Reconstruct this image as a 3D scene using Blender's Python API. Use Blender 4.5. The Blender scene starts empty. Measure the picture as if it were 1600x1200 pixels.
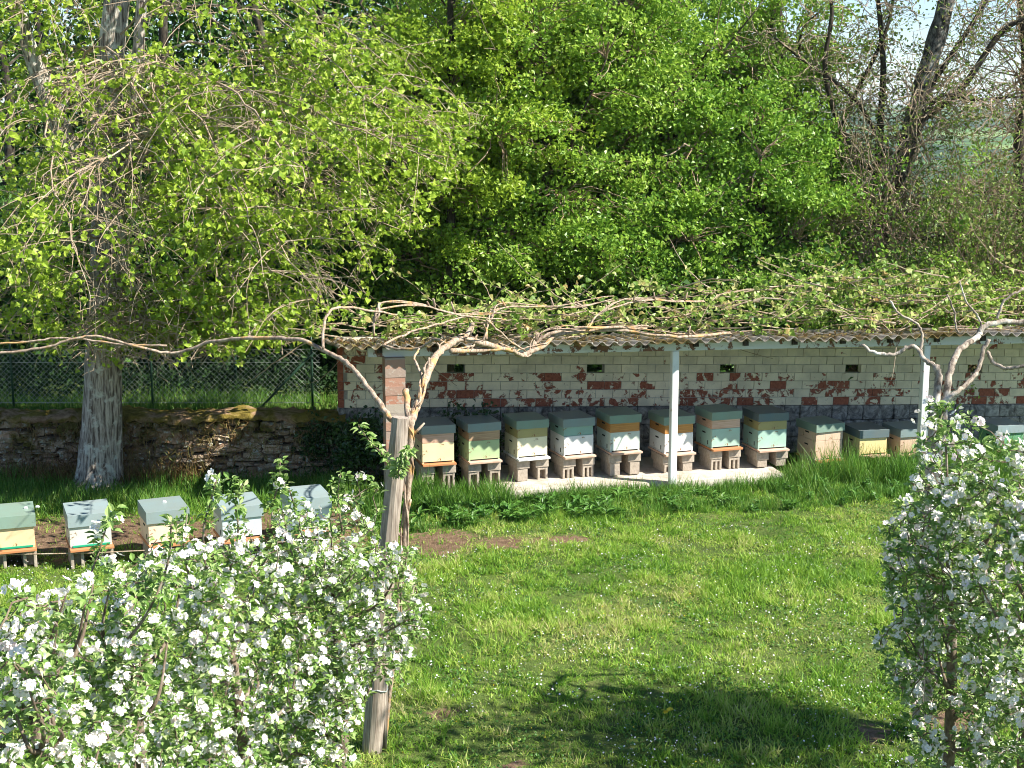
import bpy, math, random
import numpy as np
from mathutils import Vector, Matrix
random.seed(7); RS = np.random.RandomState(11)
S = bpy.context.scene
COL = S.collection
# ------------------------------------------------------------------ camera, world, sun, exposure
H = 5.2; F = 2300.0; PITCH = math.radians(10.6)
cd = bpy.data.cameras.new('camera'); cam = bpy.data.objects.new('camera', cd); COL.objects.link(cam)
cam.location = (0, 0, H); cam.rotation_euler = (math.radians(90)-PITCH, 0, 0)
cd.sensor_width = 36; cd.lens = 36*F/1600; cd.clip_end = 12000; cd.clip_start = .1
S.camera = cam
SUN_EL = math.radians(44); SUN_AZ = math.radians(72)      # azimuth measured from straight behind the camera towards the right
sd = Vector((math.sin(SUN_AZ)*math.cos(SUN_EL), -math.cos(SUN_AZ)*math.cos(SUN_EL), math.sin(SUN_EL)))
sl = bpy.data.lights.new('sun', 'SUN'); sl.energy = 5.0; sl.angle = math.radians(.5); sl.color = (1, .95, .86)
so = bpy.data.objects.new('sun', sl); COL.objects.link(so); so.rotation_euler = sd.to_track_quat('Z', 'Y').to_euler()
W = bpy.data.worlds.new('World'); S.world = W; W.use_nodes = True
wn = W.node_tree.nodes; wl = W.node_tree.links; wn.clear()
sky = wn.new('ShaderNodeTexSky'); sky.sky_type = 'NISHITA'; sky.sun_disc = False
sky.sun_elevation = SUN_EL; sky.sun_rotation = math.atan2(sd.x, sd.y); sky.air_density = .8; sky.dust_density = .05; sky.ozone_density = 3.0
bg = wn.new('ShaderNodeBackground'); bg.inputs[1].default_value = .085
wo = wn.new('ShaderNodeOutputWorld'); wl.new(sky.outputs[0], bg.inputs[0]); wl.new(bg.outputs[0], wo.inputs[0])
S.view_settings.view_transform = 'Standard'; S.view_settings.look = 'None'; S.view_settings.gamma = 1
S.view_settings.use_curve_mapping = False; S.view_settings.exposure = 1.15; S.render.filter_size = 1.5; S.cycles.filter_width = 1.0
S.render.engine = 'CYCLES'
S.cycles.max_bounces = 6; S.cycles.diffuse_bounces = 4; S.cycles.transmission_bounces = 4; S.cycles.glossy_bounces = 2
S.cycles.use_denoising = True; S.cycles.denoiser = 'OPENIMAGEDENOISE'; S.cycles.denoising_prefilter = 'ACCURATE'
# ------------------------------------------------------------------ pixel helpers (photo pixels, 1600 x 1200)
CP, SP = math.cos(PITCH), math.sin(PITCH)
def ray(px, py):
    u = (px-800)/F; v = (600-py)/F
    return Vector((u, CP+v*SP, -SP+v*CP))
def at(px, py, Y):
    r = ray(px, py); t = Y/r.y
    return Vector((r.x*t, Y, H+r.z*t))
def gp(px, py, z=0):
    r = ray(px, py); t = (z-H)/r.z
    return Vector((r.x*t, r.y*t, z))
def onp(px, py, p0, n):
    r = ray(px, py); o = Vector((0, 0, H)); t = (p0-o).dot(n)/r.dot(n)
    return o+r*t
# ------------------------------------------------------------------ mesh builder
class MB:
    def __init__(s): s.v = []; s.n = 0; s.f = {}; s.r = []
    def add(s, v, faces, r=None):
        v = np.asarray(v, dtype=np.float32).reshape(-1, 3)
        for f in faces:
            s.f.setdefault(len(f), []).append(np.asarray(f, dtype=np.int32)[None]+s.n)
        s.v.append(v); s.r.append(np.full(len(v), random.random() if r is None else r, dtype=np.float32)); s.n += len(v)
    def addn(s, v, farr, r):       # v (N,3); farr (M,k)
        s.v.append(np.asarray(v, dtype=np.float32)); s.f.setdefault(farr.shape[1], []).append(farr.astype(np.int32)+s.n)
        s.r.append(np.asarray(r, dtype=np.float32)); s.n += len(v)
    def box(s, c, d, rot=None, r=None, taper=1.0):
        x, y, z = d[0]/2, d[1]/2, d[2]/2
        P = [(-x,-y,-z),(x,-y,-z),(x,y,-z),(-x,y,-z),(-x*taper,-y*taper,z),(x*taper,-y*taper,z),(x*taper,y*taper,z),(-x*taper,y*taper,z)]
        if rot is not None: P = [rot @ Vector(p) for p in P]
        P = [(p[0]+c[0], p[1]+c[1], p[2]+c[2]) for p in P]
        s.add(P, [(0,3,2,1),(4,5,6,7),(0,1,5,4),(1,2,6,5),(2,3,7,6),(3,0,4,7)], r)
    def tube(s, pts, rad, k=6, r=None, cap=True, wob=0):
        pts = [Vector(p) for p in pts]; n = len(pts)
        if n < 2: return
        if not hasattr(rad, '__len__'): rad = [rad]*n
        V = []; up = Vector((.31, .47, .82))
        t0 = (pts[1]-pts[0]).normalized(); a = t0.orthogonal().normalized()
        for i in range(n):
            t = (pts[min(i+1, n-1)]-pts[max(i-1, 0)])
            if t.length < 1e-9: t = Vector((0, 0, 1))
            t.normalize(); a = (a-t*a.dot(t))
            if a.length < 1e-6: a = t.orthogonal()
            a.normalize(); b = t.cross(a)
            for j in range(k):
                q = 2*math.pi*j/k; rr = rad[i]*(1+(random.uniform(-wob, wob) if wob else 0))
                V.append(pts[i]+a*(math.cos(q)*rr)+b*(math.sin(q)*rr))
        fs = []
        ia = np.arange(n-1)[:, None]*k; ja = np.arange(k)[None]; jb = (ja+1) % k
        farr = np.stack([ia+ja, ia+jb, ia+k+jb, ia+k+ja], -1).reshape(-1, 4)
        s.addn(np.array([tuple(p) for p in V]), farr, np.full(len(V), random.random() if r is None else r))
        if cap and k > 3:
            s.v.append(np.zeros((0, 3), np.float32)); s.r.append(np.zeros(0, np.float32))
            base = s.n-len(V)
            s.f.setdefault(k, []).append(np.array([[base+j for j in range(k)][::-1]], np.int32))
            s.f.setdefault(k, []).append(np.array([[base+(n-1)*k+j for j in range(k)]], np.int32))
    def scatter(s, tv, tf, pos, nrm, scale, rnd=None, ydir=None, jit=0.0):
        """instances of a template (verts tv, faces tf as list of equal length tuples or mixed) placed at pos with z axis nrm"""
        tv = np.asarray(tv, float); pos = np.asarray(pos, float); N = len(pos)
        if N == 0: return
        z = np.asarray(nrm, float); z = z/np.linalg.norm(z, axis=1, keepdims=True).clip(1e-6)
        y = RS.normal(size=(N, 3)) if ydir is None else np.asarray(ydir, float)+RS.normal(size=(N, 3))*.0001
        y = y-(y*z).sum(1, keepdims=True)*z; y /= np.linalg.norm(y, axis=1, keepdims=True).clip(1e-6)
        x = np.cross(y, z); sc = np.broadcast_to(np.asarray(scale, float), (N,)) if np.ndim(scale) < 2 else np.asarray(scale)
        if sc.ndim == 1: sc = np.stack([sc]*3, 1)
        T = tv[None]*sc[:, None, :]
        if jit: T = T*(1+RS.uniform(-jit, jit, size=T.shape))
        P = pos[:, None]+T[..., 0:1]*x[:, None]+T[..., 1:2]*y[:, None]+T[..., 2:3]*z[:, None]
        k = len(tv); rnd = RS.rand(N) if rnd is None else rnd
        by = {}
        for f in tf: by.setdefault(len(f), []).append(f)
        off = np.arange(N)[:, None, None]*k
        for L, fl in by.items():
            s.f.setdefault(L, []).append(((np.array(fl)[None]+off).reshape(-1, L)+s.n).astype(np.int32))
        s.v.append(P.reshape(-1, 3).astype(np.float32)); s.r.append(np.repeat(rnd, k).astype(np.float32)); s.n += N*k
    def build(s, name, mat, parent=None, smooth=False, org=None, bevel=0):
        v = np.concatenate(s.v) if s.v else np.zeros((0, 3), np.float32)
        o_ = Vector((0, 0, 0))
        if parent is not None:
            M = parent.matrix_world
            q = parent
            tot = Vector((0, 0, 0)); 
            while q is not None: tot += q.location; q = q.parent
            v = v-np.array(tot, np.float32)
        elif org is not None:
            v = v-np.array(org, np.float32)
        me = bpy.data.meshes.new(name)
        idx = []; sizes = []
        for L, arrs in s.f.items():
            a = np.concatenate(arrs); idx.append(a.reshape(-1)); sizes.append(np.full(len(a), L, np.int32))
        idx = np.concatenate(idx); sizes = np.concatenate(sizes); st = np.concatenate([[0], np.cumsum(sizes)[:-1]]).astype(np.int32)
        me.vertices.add(len(v)); me.vertices.foreach_set('co', v.astype(np.float32).reshape(-1))
        me.loops.add(len(idx)); me.loops.foreach_set('vertex_index', idx.astype(np.int32))
        me.polygons.add(len(sizes)); me.polygons.foreach_set('loop_start', st); me.polygons.foreach_set('loop_total', sizes)
        me.polygons.foreach_set('use_smooth', np.full(len(sizes), bool(smooth)))
        at_ = me.attributes.new('rnd', 'FLOAT', 'POINT'); at_.data.foreach_set('value', np.concatenate(s.r))
        me.update(calc_edges=True); me.validate()
        me.materials.append(mat)
        o = bpy.data.objects.new(name, me); COL.objects.link(o)
        if parent is not None: o.parent = parent
        elif org is not None: o.location = org
        if bevel:
            b = o.modifiers.new('bevel', 'BEVEL'); b.width = bevel; b.segments = 2; b.limit_method = 'ANGLE'
        return o
def tag(o, label=None, cat=None, group=None, kind=None):
    if label: o['label'] = label
    if cat: o['category'] = cat
    if group: o['group'] = group
    if kind: o['kind'] = kind
    return o
def empty(name, loc, label, cat, group=None):
    o = bpy.data.objects.new(name, None); COL.objects.link(o); o.location = loc; o.empty_display_size = .2
    return tag(o, label, cat, group)
# ------------------------------------------------------------------ materials
def lin(c):
    if isinstance(c, str):
        c = [int(c[i:i+2], 16)/255 for i in (0, 2, 4)]
        c = [x/12.92 if x <= .04045 else ((x+.055)/1.055)**2.4 for x in c]
    return (c[0], c[1], c[2], 1)
class NT:
    def __init__(s, name):
        s.m = bpy.data.materials.new(name); s.m.use_nodes = True; s.t = s.m.node_tree; s.t.nodes.clear()
        s.out = s.t.nodes.new('ShaderNodeOutputMaterial')
    def n(s, ty, **kw):
        o = s.t.nodes.new(ty)
        for k, v in kw.items():
            if k.startswith('i_'):
                key = k[2:]; key = int(key) if key.isdigit() else key.replace('_', ' ')
                if hasattr(v, 'links') or isinstance(v, bpy.types.NodeSocket): s.t.links.new(v, o.inputs[key])
                else: o.inputs[key].default_value = v
            else: setattr(o, k, v)
        return o
    def coord(s, kind='Object'): return s.n('ShaderNodeTexCoord').outputs[kind]
    def noise(s, scale, detail=4, rough=.55, vec=None, dist=0):
        o = s.n('ShaderNodeTexNoise', i_Scale=scale, i_Detail=detail, i_Roughness=rough, i_Distortion=dist)
        s.t.links.new(vec if vec is not None else s.coord(), o.inputs['Vector']); return o.outputs['Fac']
    def ramp(s, fac, stops, interp='LINEAR'):
        o = s.n('ShaderNodeValToRGB'); o.color_ramp.interpolation = interp
        e = o.color_ramp.elements
        while len(e) < len(stops): e.new(.5)
        for i, (p, c) in enumerate(stops): e[i].position = p; e[i].color = lin(c) if not isinstance(c, (int, float)) else (c, c, c, 1)
        s.t.links.new(fac, o.inputs[0]); return o.outputs[0]
    def math(s, op, a, b=None, clamp=False):
        o = s.n('ShaderNodeMath', operation=op, use_clamp=clamp)
        for i, x in enumerate((a, b)):
            if x is None: continue
            if isinstance(x, (int, float)): o.inputs[i].default_value = x
            else: s.t.links.new(x, o.inputs[i])
        return o.outputs[0]
    def mix(s, f, a, b, blend='MIX'):
        o = s.n('ShaderNodeMix', data_type='RGBA', blend_type=blend)
        for k, x in ((0, f), (6, a), (7, b)):
            if isinstance(x, (int, float)): o.inputs[k].default_value = x if k == 0 else (x, x, x, 1)
            elif isinstance(x, (tuple, str)): o.inputs[k].default_value = lin(x)
            else: s.t.links.new(x, o.inputs[k])
        return o.outputs[2]
    def attr(s, name='rnd'): return s.n('ShaderNodeAttribute', attribute_name=name).outputs['Fac']
    def sep(s, vec): 
        o = s.n('ShaderNodeSeparateXYZ'); s.t.links.new(vec, o.inputs[0]); return o.outputs
    def bump(s, h, strength=.4, dist=.01):
        o = s.n('ShaderNodeBump', i_Strength=strength, i_Distance=dist); s.t.links.new(h, o.inputs['Height']); return o.outputs[0]
    def done(s, color, rough=.7, normal=None, transl=0, tcol=None, spec=.4, metal=0):
        p = s.n('ShaderNodeBsdfPrincipled'); 
        for k, x in (('Base Color', color), ('Roughness', rough), ('Specular IOR Level', spec), ('Metallic', metal)):
            if isinstance(x, (int, float)): p.inputs[k].default_value = x
            elif isinstance(x, (tuple, str)): p.inputs[k].default_value = lin(x)
            else: s.t.links.new(x, p.inputs[k])
        if normal is not None: s.t.links.new(normal, p.inputs['Normal'])
        sh = p.outputs[0]
        if transl:
            t = s.n('ShaderNodeBsdfTranslucent'); c = tcol or color
            if isinstance(c, (tuple, str)): t.inputs[0].default_value = lin(c)
            else: s.t.links.new(c, t.inputs[0])
            m = s.n('ShaderNodeMixShader'); m.inputs[0].default_value = transl
            s.t.links.new(sh, m.inputs[1]); s.t.links.new(t.outputs[0], m.inputs[2]); sh = m.outputs[0]
        s.t.links.new(sh, s.out.inputs[0]); return s.m
def leafmat(name, stops, transl=.35, rough=.45, nscale=.6, spec=.4):
    """stops: list of colours spread over per-leaf random + broad noise"""
    t = NT(name); f = t.math('ADD', t.math('MULTIPLY', t.attr(), .6), t.math('MULTIPLY', t.noise(nscale, 2), .4))
    n = len(stops); c = t.ramp(f, [(.15+.7*i/(n-1), c) for i, c in enumerate(stops)])
    tc = t.mix(1, c, (1.0, 1.0, .55), 'MULTIPLY')
    return t.done(c, rough, None, transl, c, spec)
def bark(name, a, b, c, scale=8, stretch=.25, bump=.6, d=.02, lo=.35, hi=.6):
    t = NT(name); co = t.coord(); mp = t.n('ShaderNodeMapping'); t.t.links.new(co, mp.inputs[0]); mp.inputs['Scale'].default_value = (1, 1, stretch)
    n1 = t.noise(scale*3, 6, .65, mp.outputs[0]); n2 = t.noise(scale*.6, 4, .6)
    c1 = t.ramp(n1, [(lo, a), (hi, b)]); c2 = t.mix(t.ramp(n2, [(.54, 0), (.64, .85)]), c1, c)
    return t.done(c2, .85, t.bump(n1, bump, d), spec=.2)
def wood(name, a, b, scale=6, stretch=(1, 1, .1)):
    t = NT(name); mp = t.n('ShaderNodeMapping'); t.t.links.new(t.coord(), mp.inputs[0]); mp.inputs['Scale'].default_value = stretch
    n1 = t.noise(scale*5, 5, .6, mp.outputs[0]); n2 = t.noise(scale*.5, 3)
    f = t.math('ADD', t.math('MULTIPLY', n1, .7), t.math('MULTIPLY', n2, .3))
    return t.done(t.ramp(f, [(.35, a), (.62, b)]), .7, t.bump(n1, .3, .005), spec=.3)
def paint(name, c, wear='8a6a4a', amt=.64, rough=.45):
    t = NT(name); n1 = t.noise(14, 5, .65); n2 = t.noise(3.5, 4, .6)
    base = t.mix(t.ramp(n2, [(.35, 0), (.7, .22)]), c, (.25, .2, .13))
    f = t.ramp(t.math('ADD', t.math('MULTIPLY', n1, .7), t.math('MULTIPLY', n2, .35)), [(amt, 0), (amt+.03, 1)])
    return t.done(t.mix(f, base, wear), rough, t.bump(n1, .15, .003), spec=.35)
M = {}
M['soilgrass'] = None
def ground_mat():
    t = NT('ground'); soil = t.attr('soil'); far = t.attr('far')
    n1 = t.noise(2.2, 6, .65); n2 = t.noise(14, 5, .7); n3 = t.noise(45, 3)
    g = t.ramp(n1, [(.3, (.05, .08, .018)), (.55, (.10, .15, .035)), (.75, (.17, .18, .06))])
    g = t.mix(t.ramp(n2, [(.5, 0), (.7, .5)]), g, (.09, .075, .035))
    s_ = t.ramp(n2, [(.3, (.10, .062, .038)), (.55, (.19, .125, .08)), (.75, (.30, .215, .14))])
    f = t.ramp(t.math('ADD', soil, t.math('MULTIPLY', t.math('SUBTRACT', n2, .5), 2.2)), [(.4, 0), (.65, 1)])
    c = t.mix(f, g, s_)
    # far valley: patchwork of fields
    v = t.n('ShaderNodeTexVoronoi', i_Scale=.006); t.t.links.new(t.coord(), v.inputs['Vector'])
    fc = t.ramp(t.sep(v.outputs['Color'])[0], [(0, (.05, .10, .03)), (.35, (.12, .22, .05)), (.6, (.2, .28, .08)), (.85, (.10, .16, .05))], 'CONSTANT')
    hedge = t.ramp(t.noise(.012, 8, .7), [(.50, 0), (.54, 1)])
    fc = t.mix(hedge, fc, (.025, .05, .018))
    c = t.mix(far, c, fc)
    return t.done(c, .95, t.bump(t.math('ADD', n2, n3), .8, .03), spec=.1)
M['ground'] = ground_mat()
M['grass'] = leafmat('grass', [(.08, .20, .02), (.20, .39, .036), (.32, .50, .06), (.46, .56, .12), (.58, .53, .25)], .45, .5, .55)
M['tallgrass'] = leafmat('tall_grass', [(.05, .14, .015), (.09, .23, .025), (.14, .30, .035), (.22, .32, .06)], .35, .5, .6)
M['weed'] = leafmat('broad_weed', [(.04, .13, .02), (.09, .22, .03), (.15, .30, .05)], .3, .45, 1)
M['daisy'] = leafmat('daisy', [(.75, .72, .75), (.8, .8, .8), (.7, .6, .75)], .1, .6, 3)
M['yellow'] = leafmat('yellow', [(.75, .5, .02), (.8, .6, .03)], .1, .6, 3)
M['linden'] = leafmat('linden', [(.16, .28, .02), (.28, .42, .03), (.38, .52, .05), (.50, .60, .09)], .42, .42, .5, .5)
M['mid'] = leafmat('midgreen', [(.08, .19, .025), (.17, .33, .035), (.27, .44, .05), (.40, .54, .08)], .35, .4, .45)
M['mid2'] = leafmat('midgreen_yellow', [(.10, .21, .025), (.21, .37, .038), (.33, .49, .06), (.46, .59, .11)], .35, .4, .45)
M['dark'] = leafmat('darkgreen', [(.03, .085, .015), (.065, .16, .025), (.11, .23, .035)], .25, .45, .3)
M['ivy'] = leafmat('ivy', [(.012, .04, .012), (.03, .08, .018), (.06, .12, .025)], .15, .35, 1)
M['under'] = leafmat('undergrowth', [(.008, .025, .008), (.018, .045, .012), (.03, .07, .015)], .1, .6, 1, .15)  # darkened ivy greens: the shade under the crowns is put into the colour
M['brownleaf'] = leafmat('sparse_leaf', [(.06, .09, .02), (.14, .22, .04), (.24, .33, .06), (.22, .19, .08)], .35, .5, .6)
M['vineleaf'] = leafmat('vine_leaf', [(.08, .18, .03), (.2, .33, .05), (.36, .48, .11), (.50, .56, .19), (.44, .28, .12)], .4, .42, .7)
M['apple'] = leafmat('apple_leaf', [(.10, .21, .035), (.19, .33, .065), (.32, .45, .13), (.48, .57, .27)], .32, .42, 1.2, .5)
M['petal'] = leafmat('petal', [(.92, .89, .86), (.93, .91, .85), (.95, .92, .88), (.92, .72, .74)], .25, .55, 4, .3)
M['stamen'] = leafmat('stamen', [(.7, .6, .2), (.75, .66, .3)], .1, .6, 3)
M['rust'] = leafmat('rust_brush', [(.12, .06, .02), (.2, .11, .04), (.28, .2, .07), (.16, .2, .05)], .3, .6, 1)
M['bark_linden'] = bark('bark_linden', (.12, .09, .07), (.62, .55, .46), (.72, .72, .62), 11, .10, 1, .05, .40, .60)
M['bark_dark'] = bark('bark_dark', (.02, .017, .013), (.07, .055, .04), (.11, .11, .08), 8, .3)
M['bark_grey'] = bark('bark_grey', (.12, .11, .10), (.3, .28, .25), (.38, .38, .33), 8, .3)
M['bark_right'] = bark('bark_right', (.04, .035, .03), (.17, .155, .135), (.36, .36, .32), 6, .4, 1, .04, .42, .58)
M['twig'] = bark('twig', (.16, .10, .06), (.33, .24, .16), (.40, .34, .26), 10, 1)
M['twig_pale'] = bark('twig_pale', (.24, .17, .11), (.44, .34, .24), (.5, .43, .33), 10, 1)
M['twig_apple'] = bark('twig_apple', (.10, .07, .05), (.22, .17, .12), (.34, .3, .24), 10, .6)
M['vine_bark'] = bark('vine_bark', (.17, .11, .075), (.50, .39, .29), (.55, .32, .12), 9, .5, .9, .015)
M['vine_bark_grey'] = bark('vine_bark_grey', (.12, .09, .07), (.48, .40, .32), (.7, .66, .58), 9, .5, .9, .015)
M['pole'] = wood('old_pole_wood', (.16, .12, .09), (.5, .42, .34), 5, (3, 3, .12))
M['raw_wood'] = wood('raw_wood', (.30, .17, .09), (.52, .36, .22), 5, (.15, 3, 3))
M['pink_wood'] = wood('pink_wood', (.50, .30, .19), (.70, .48, .36), 5, (.15, 3, 3))
M['orange_wood'] = wood('orange_wood', (.36, .15, .035), (.58, .29, .09), 5, (.15, 3, 3))
M['board_wood'] = wood('board_wood', (.5, .30, .2), (.72, .50, .38), 5, (.3, 3, 3))
M['terracotta'] = paint('terracotta_board', (.52, .22, .09), (.3, .14, .07), .7)
M['concrete'] = None
t = NT('concrete'); n1 = t.noise(25, 6, .7); n2 = t.noise(3, 4)
M['concrete'] = t.done(t.mix(t.ramp(n2, [(.35, 0), (.7, 1)]), t.ramp(n1, [(.3, (.26, .215, .165)), (.7, (.50, .42, .33))]), t.ramp(n1, [(.3, (.3, .25, .20)), (.7, (.5, .43, .35))])), .9, t.bump(n1, .6, .01), spec=.15)
t = NT('whitewash_slab'); n1 = t.noise(18, 6, .7); n2 = t.noise(4, 4)
M['slab'] = t.done(t.mix(t.ramp(n2, [(.45, 0), (.62, 1)]), (.56, .51, .43), t.ramp(n1, [(.3, (.26, .21, .16)), (.7, (.56, .50, .41))])), .85, t.bump(n1, .5, .01), spec=.2)
for k, c in dict(cream=(.84, .72, .42), green=(.42, .56, .30), khaki=(.42, .36, .15), pale=(.86, .80, .56), white=(.84, .84, .82), mintwhite=(.64, .72, .64), mint=(.40, .60, .50), aqua=(.26, .44, .38), pink=(.70, .50, .36), yellow=(.83, .68, .32), grass=(.16, .42, .22), orange=(.82, .62, .36), grey=(.60, .62, .56), peach=(.80, .62, .44), iceblue=(.55, .66, .66)).items():
    M['p_'+k] = paint('paint_'+k, c)
M['lid_blue'] = paint('lid_blue', (.23, .30, .30), (.3, .32, .3), .69, .35)
M['lid_green'] = paint('lid_green', (.22, .32, .26), (.28, .3, .25), .69, .35)
M['lid_dark'] = paint('lid_dark', (.12, .17, .185), (.2, .2, .18), .7, .35)
M['lid_pale'] = paint('lid_pale', (.28, .36, .37), (.4, .42, .4), .69, .35)
M['black'] = NT('gap_shade').done((.012, .01, .008), .9)  # near-black plates paint the shade inside hive slots, hand holds and vents
M['greenstrip'] = NT('green_strip').done((.01, .30, .16), .4)
M['metalw'] = paint('white_post_paint', (.80, .80, .78), (.35, .2, .12), .66, .4)
M['wire'] = NT('galvanised_wire').done((.34, .38, .34), .5, None, 0, None, .4, .3)
M['fencegreen'] = NT('green_fence_paint').done((.018, .055, .032), .5)
M['stone'] = None
t = NT('dry_stone'); a = t.attr(); n1 = t.noise(9, 6, .7); n2 = t.noise(3, 4, .6)
base = t.ramp(a, [(0, (.30, .25, .20)), (.35, (.58, .51, .43)), (.6, (.36, .28, .22)), (.85, (.62, .57, .48)), (1, (.56, .40, .31))])
base = t.mix(1, base, t.ramp(n1, [(.25, (.36, .27, .20)), (.7, (1.15, 1.02, .88))]), 'MULTIPLY')
lich = t.ramp(t.noise(16, 4), [(.56, 0), (.62, 1)]); base = t.mix(lich, base, (.5, .5, .42))
moss = t.ramp(t.math('ADD', n2, t.math('MULTIPLY', t.sep(t.coord())[2], .42)), [(.74, 0), (.88, 1)])
base = t.mix(moss, base, t.ramp(n1, [(.3, (.05, .04, .012)), (.6, (.14, .13, .03)), (.8, (.2, .13, .06))]))
M['stone'] = t.done(base, .9, t.bump(n1, .9, .03), spec=.15)
t = NT('core_shade'); M['core_shade'] = t.done(t.ramp(t.noise(12, 5), [(.3, (.015, .011, .008)), (.7, (.05, .035, .025))]), .95)
t = NT('moss_cap'); n1 = t.noise(10, 6, .7); n2 = t.noise(2.5, 4)
M['moss'] = t.done(t.mix(t.ramp(n2, [(.5, 0), (.6, 1)]), t.ramp(n1, [(.3, (.09, .065, .015)), (.65, (.27, .21, .045))]), t.ramp(n1, [(.3, (.16, .09, .05)), (.7, (.40, .27, .17))])), .95, t.bump(n1, 1, .04), spec=.1)
# painted brick: peel mask from noise, height in the wall (attribute rnd > 1 pushes bare)
t = NT('painted_brick'); a = t.attr(); n1 = t.noise(7, 7, .68, None, .6); n2 = t.noise(30, 4)
m = t.math('ADD', a, t.math('MULTIPLY', t.math('SUBTRACT', n1, .5), 2.5))
bare = t.ramp(m, [(.62, 0), (.64, 1)])
brick = t.ramp(n2, [(.3, (.20, .055, .03)), (.7, (.40, .13, .07))])
edge = t.ramp(m, [(.55, 0), (.62, .5), (.635, 0)])
wh = t.mix(t.ramp(t.noise(3.2, 6, .65), [(.4, 0), (.65, .8)]), (.82, .71, .50), (.58, .50, .36)); wh = t.mix(1, wh, t.ramp(a, [(0, .9), (.3, 1.08)]), 'MULTIPLY')
wh = t.mix(edge, wh, (.12, .09, .07))
M['brick'] = t.done(t.mix(bare, wh, brick), .75, t.bump(t.math('SUBTRACT', n2, t.math('MULTIPLY', bare, 1.5)), .5, .008), spec=.25)
t = NT('wall_mortar'); n1 = t.noise(9, 5, .7)
M['mortar'] = t.done(t.mix(t.ramp(t.noise(5, 5), [(.4, 0), (.6, 1)]), t.ramp(n1, [(.3, (.35, .33, .28)), (.7, (.55, .53, .45))]), (.26, .22, .17)), .9, t.bump(n1, .5, .01))
t = NT('grey_stone_base'); n1 = t.noise(4.5, 7, .72, None, 1.6); n2 = t.noise(16, 4)
M['greybase'] = t.done(t.mix(t.ramp(n1, [(.4, 0), (.62, 1)]), t.ramp(n2, [(.3, (.07, .065, .06)), (.7, (.18, .165, .15))]), t.ramp(n2, [(.3, (.32, .30, .27)), (.7, (.60, .57, .50))])), .9, t.bump(n1, .9, .03))
t = NT('pillar_brick'); n1 = t.noise(12, 6, .7); a = t.attr()
M['pillar'] = t.done(t.mix(t.ramp(n1, [(.54, 0), (.62, .8)]), t.ramp(a, [(0, (.42, .17, .10)), (.35, (.42, .35, .28)), (.6, (.40, .16, .09)), (1, (.36, .31, .26))]), (.45, .38, .31)), .85, t.bump(n1, .6, .01))
t = NT('roof_sheet'); n1 = t.noise(9, 6, .7); n2 = t.noise(2.2, 4, .6)
M['roof'] = t.done(t.mix(t.ramp(n2, [(.44, 0), (.58, 1)]), t.ramp(n1, [(.3, (.18, .15, .13)), (.7, (.42, .38, .34))]), t.ramp(n1, [(.3, (.10, .06, .025)), (.7, (.26, .19, .06))])), .9, t.bump(n1, .8, .01))
t = NT('peeling_beam'); n1 = t.noise(6, 6, .7, None, .5); n2 = t.noise(1.6, 3)
M['beam'] = t.done(t.mix(t.ramp(t.math('ADD', n1, t.math('MULTIPLY', n2, .5)), [(.80, 0), (.83, 1)]), (.62, .62, .58), t.ramp(n1, [(.4, (.10, .05, .03)), (.7, (.24, .11, .06))])), .8, t.bump(n1, .4, .006))

# ------------------------------------------------------------------ leaf templates
def leaf_t(l=1.0, w=.6, fold=.18, droop=.15, base=0.0):
    # pointed oval, 6 outline verts + midrib, along +y, z up
    V = [(0, 0, 0), (-w*.42, l*.28, fold*w), (-w*.40, l*.62, fold*w-droop*.3), (0, l, -droop), (w*.40, l*.62, fold*w-droop*.3), (w*.42, l*.28, fold*w), (0, l*.45, 0)]
    return V, [(0, 6, 2, 1), (6, 3, 2), (0, 5, 4, 6), (6, 4, 3)]
def quadleaf(l=1.0, w=.7, fold=.2):
    V = [(0, 0, 0), (-w/2, l*.5, fold), (0, l, 0), (w/2, l*.5, fold)]
    return V, [(0, 2, 1), (0, 3, 2)]
LINDEN_T = leaf_t(1, 1.15, .28, .28); QL = quadleaf(); APPLE_T = leaf_t(1, .55, .3, .2)
BLADE = ([(-.5, 0, 0), (.5, 0, 0), (-.38, .12, .5), (.38, .12, .5), (0, .5, 1)], [(0, 1, 3, 2), (2, 3, 4)])
def flower_template():
    V = []; Fc = []
    for i in range(5):
        a = 2*math.pi*i/5; c, s_ = math.cos(a), math.sin(a); b = len(V)
        for (r, w, z) in ((.06, .04, 0), (.30, .25, .06), (.52, .20, .15), (.58, 0, .17), (.52, -.20, .15), (.30, -.25, .06)):
            V.append((c*r-s_*w, s_*r+c*w, z))
        Fc += [(b, b+1, b+5), (b+1, b+2, b+4, b+5), (b+2, b+3, b+4)]
    return V, Fc
FLOWER = flower_template()
def rnd_dirs(n, up=0.0, sunb=0.0):
    d = RS.normal(size=(n, 3)); d /= np.linalg.norm(d, axis=1, keepdims=True)
    d[:, 2] += up; d += np.array(sd)*sunb
    return d
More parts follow.
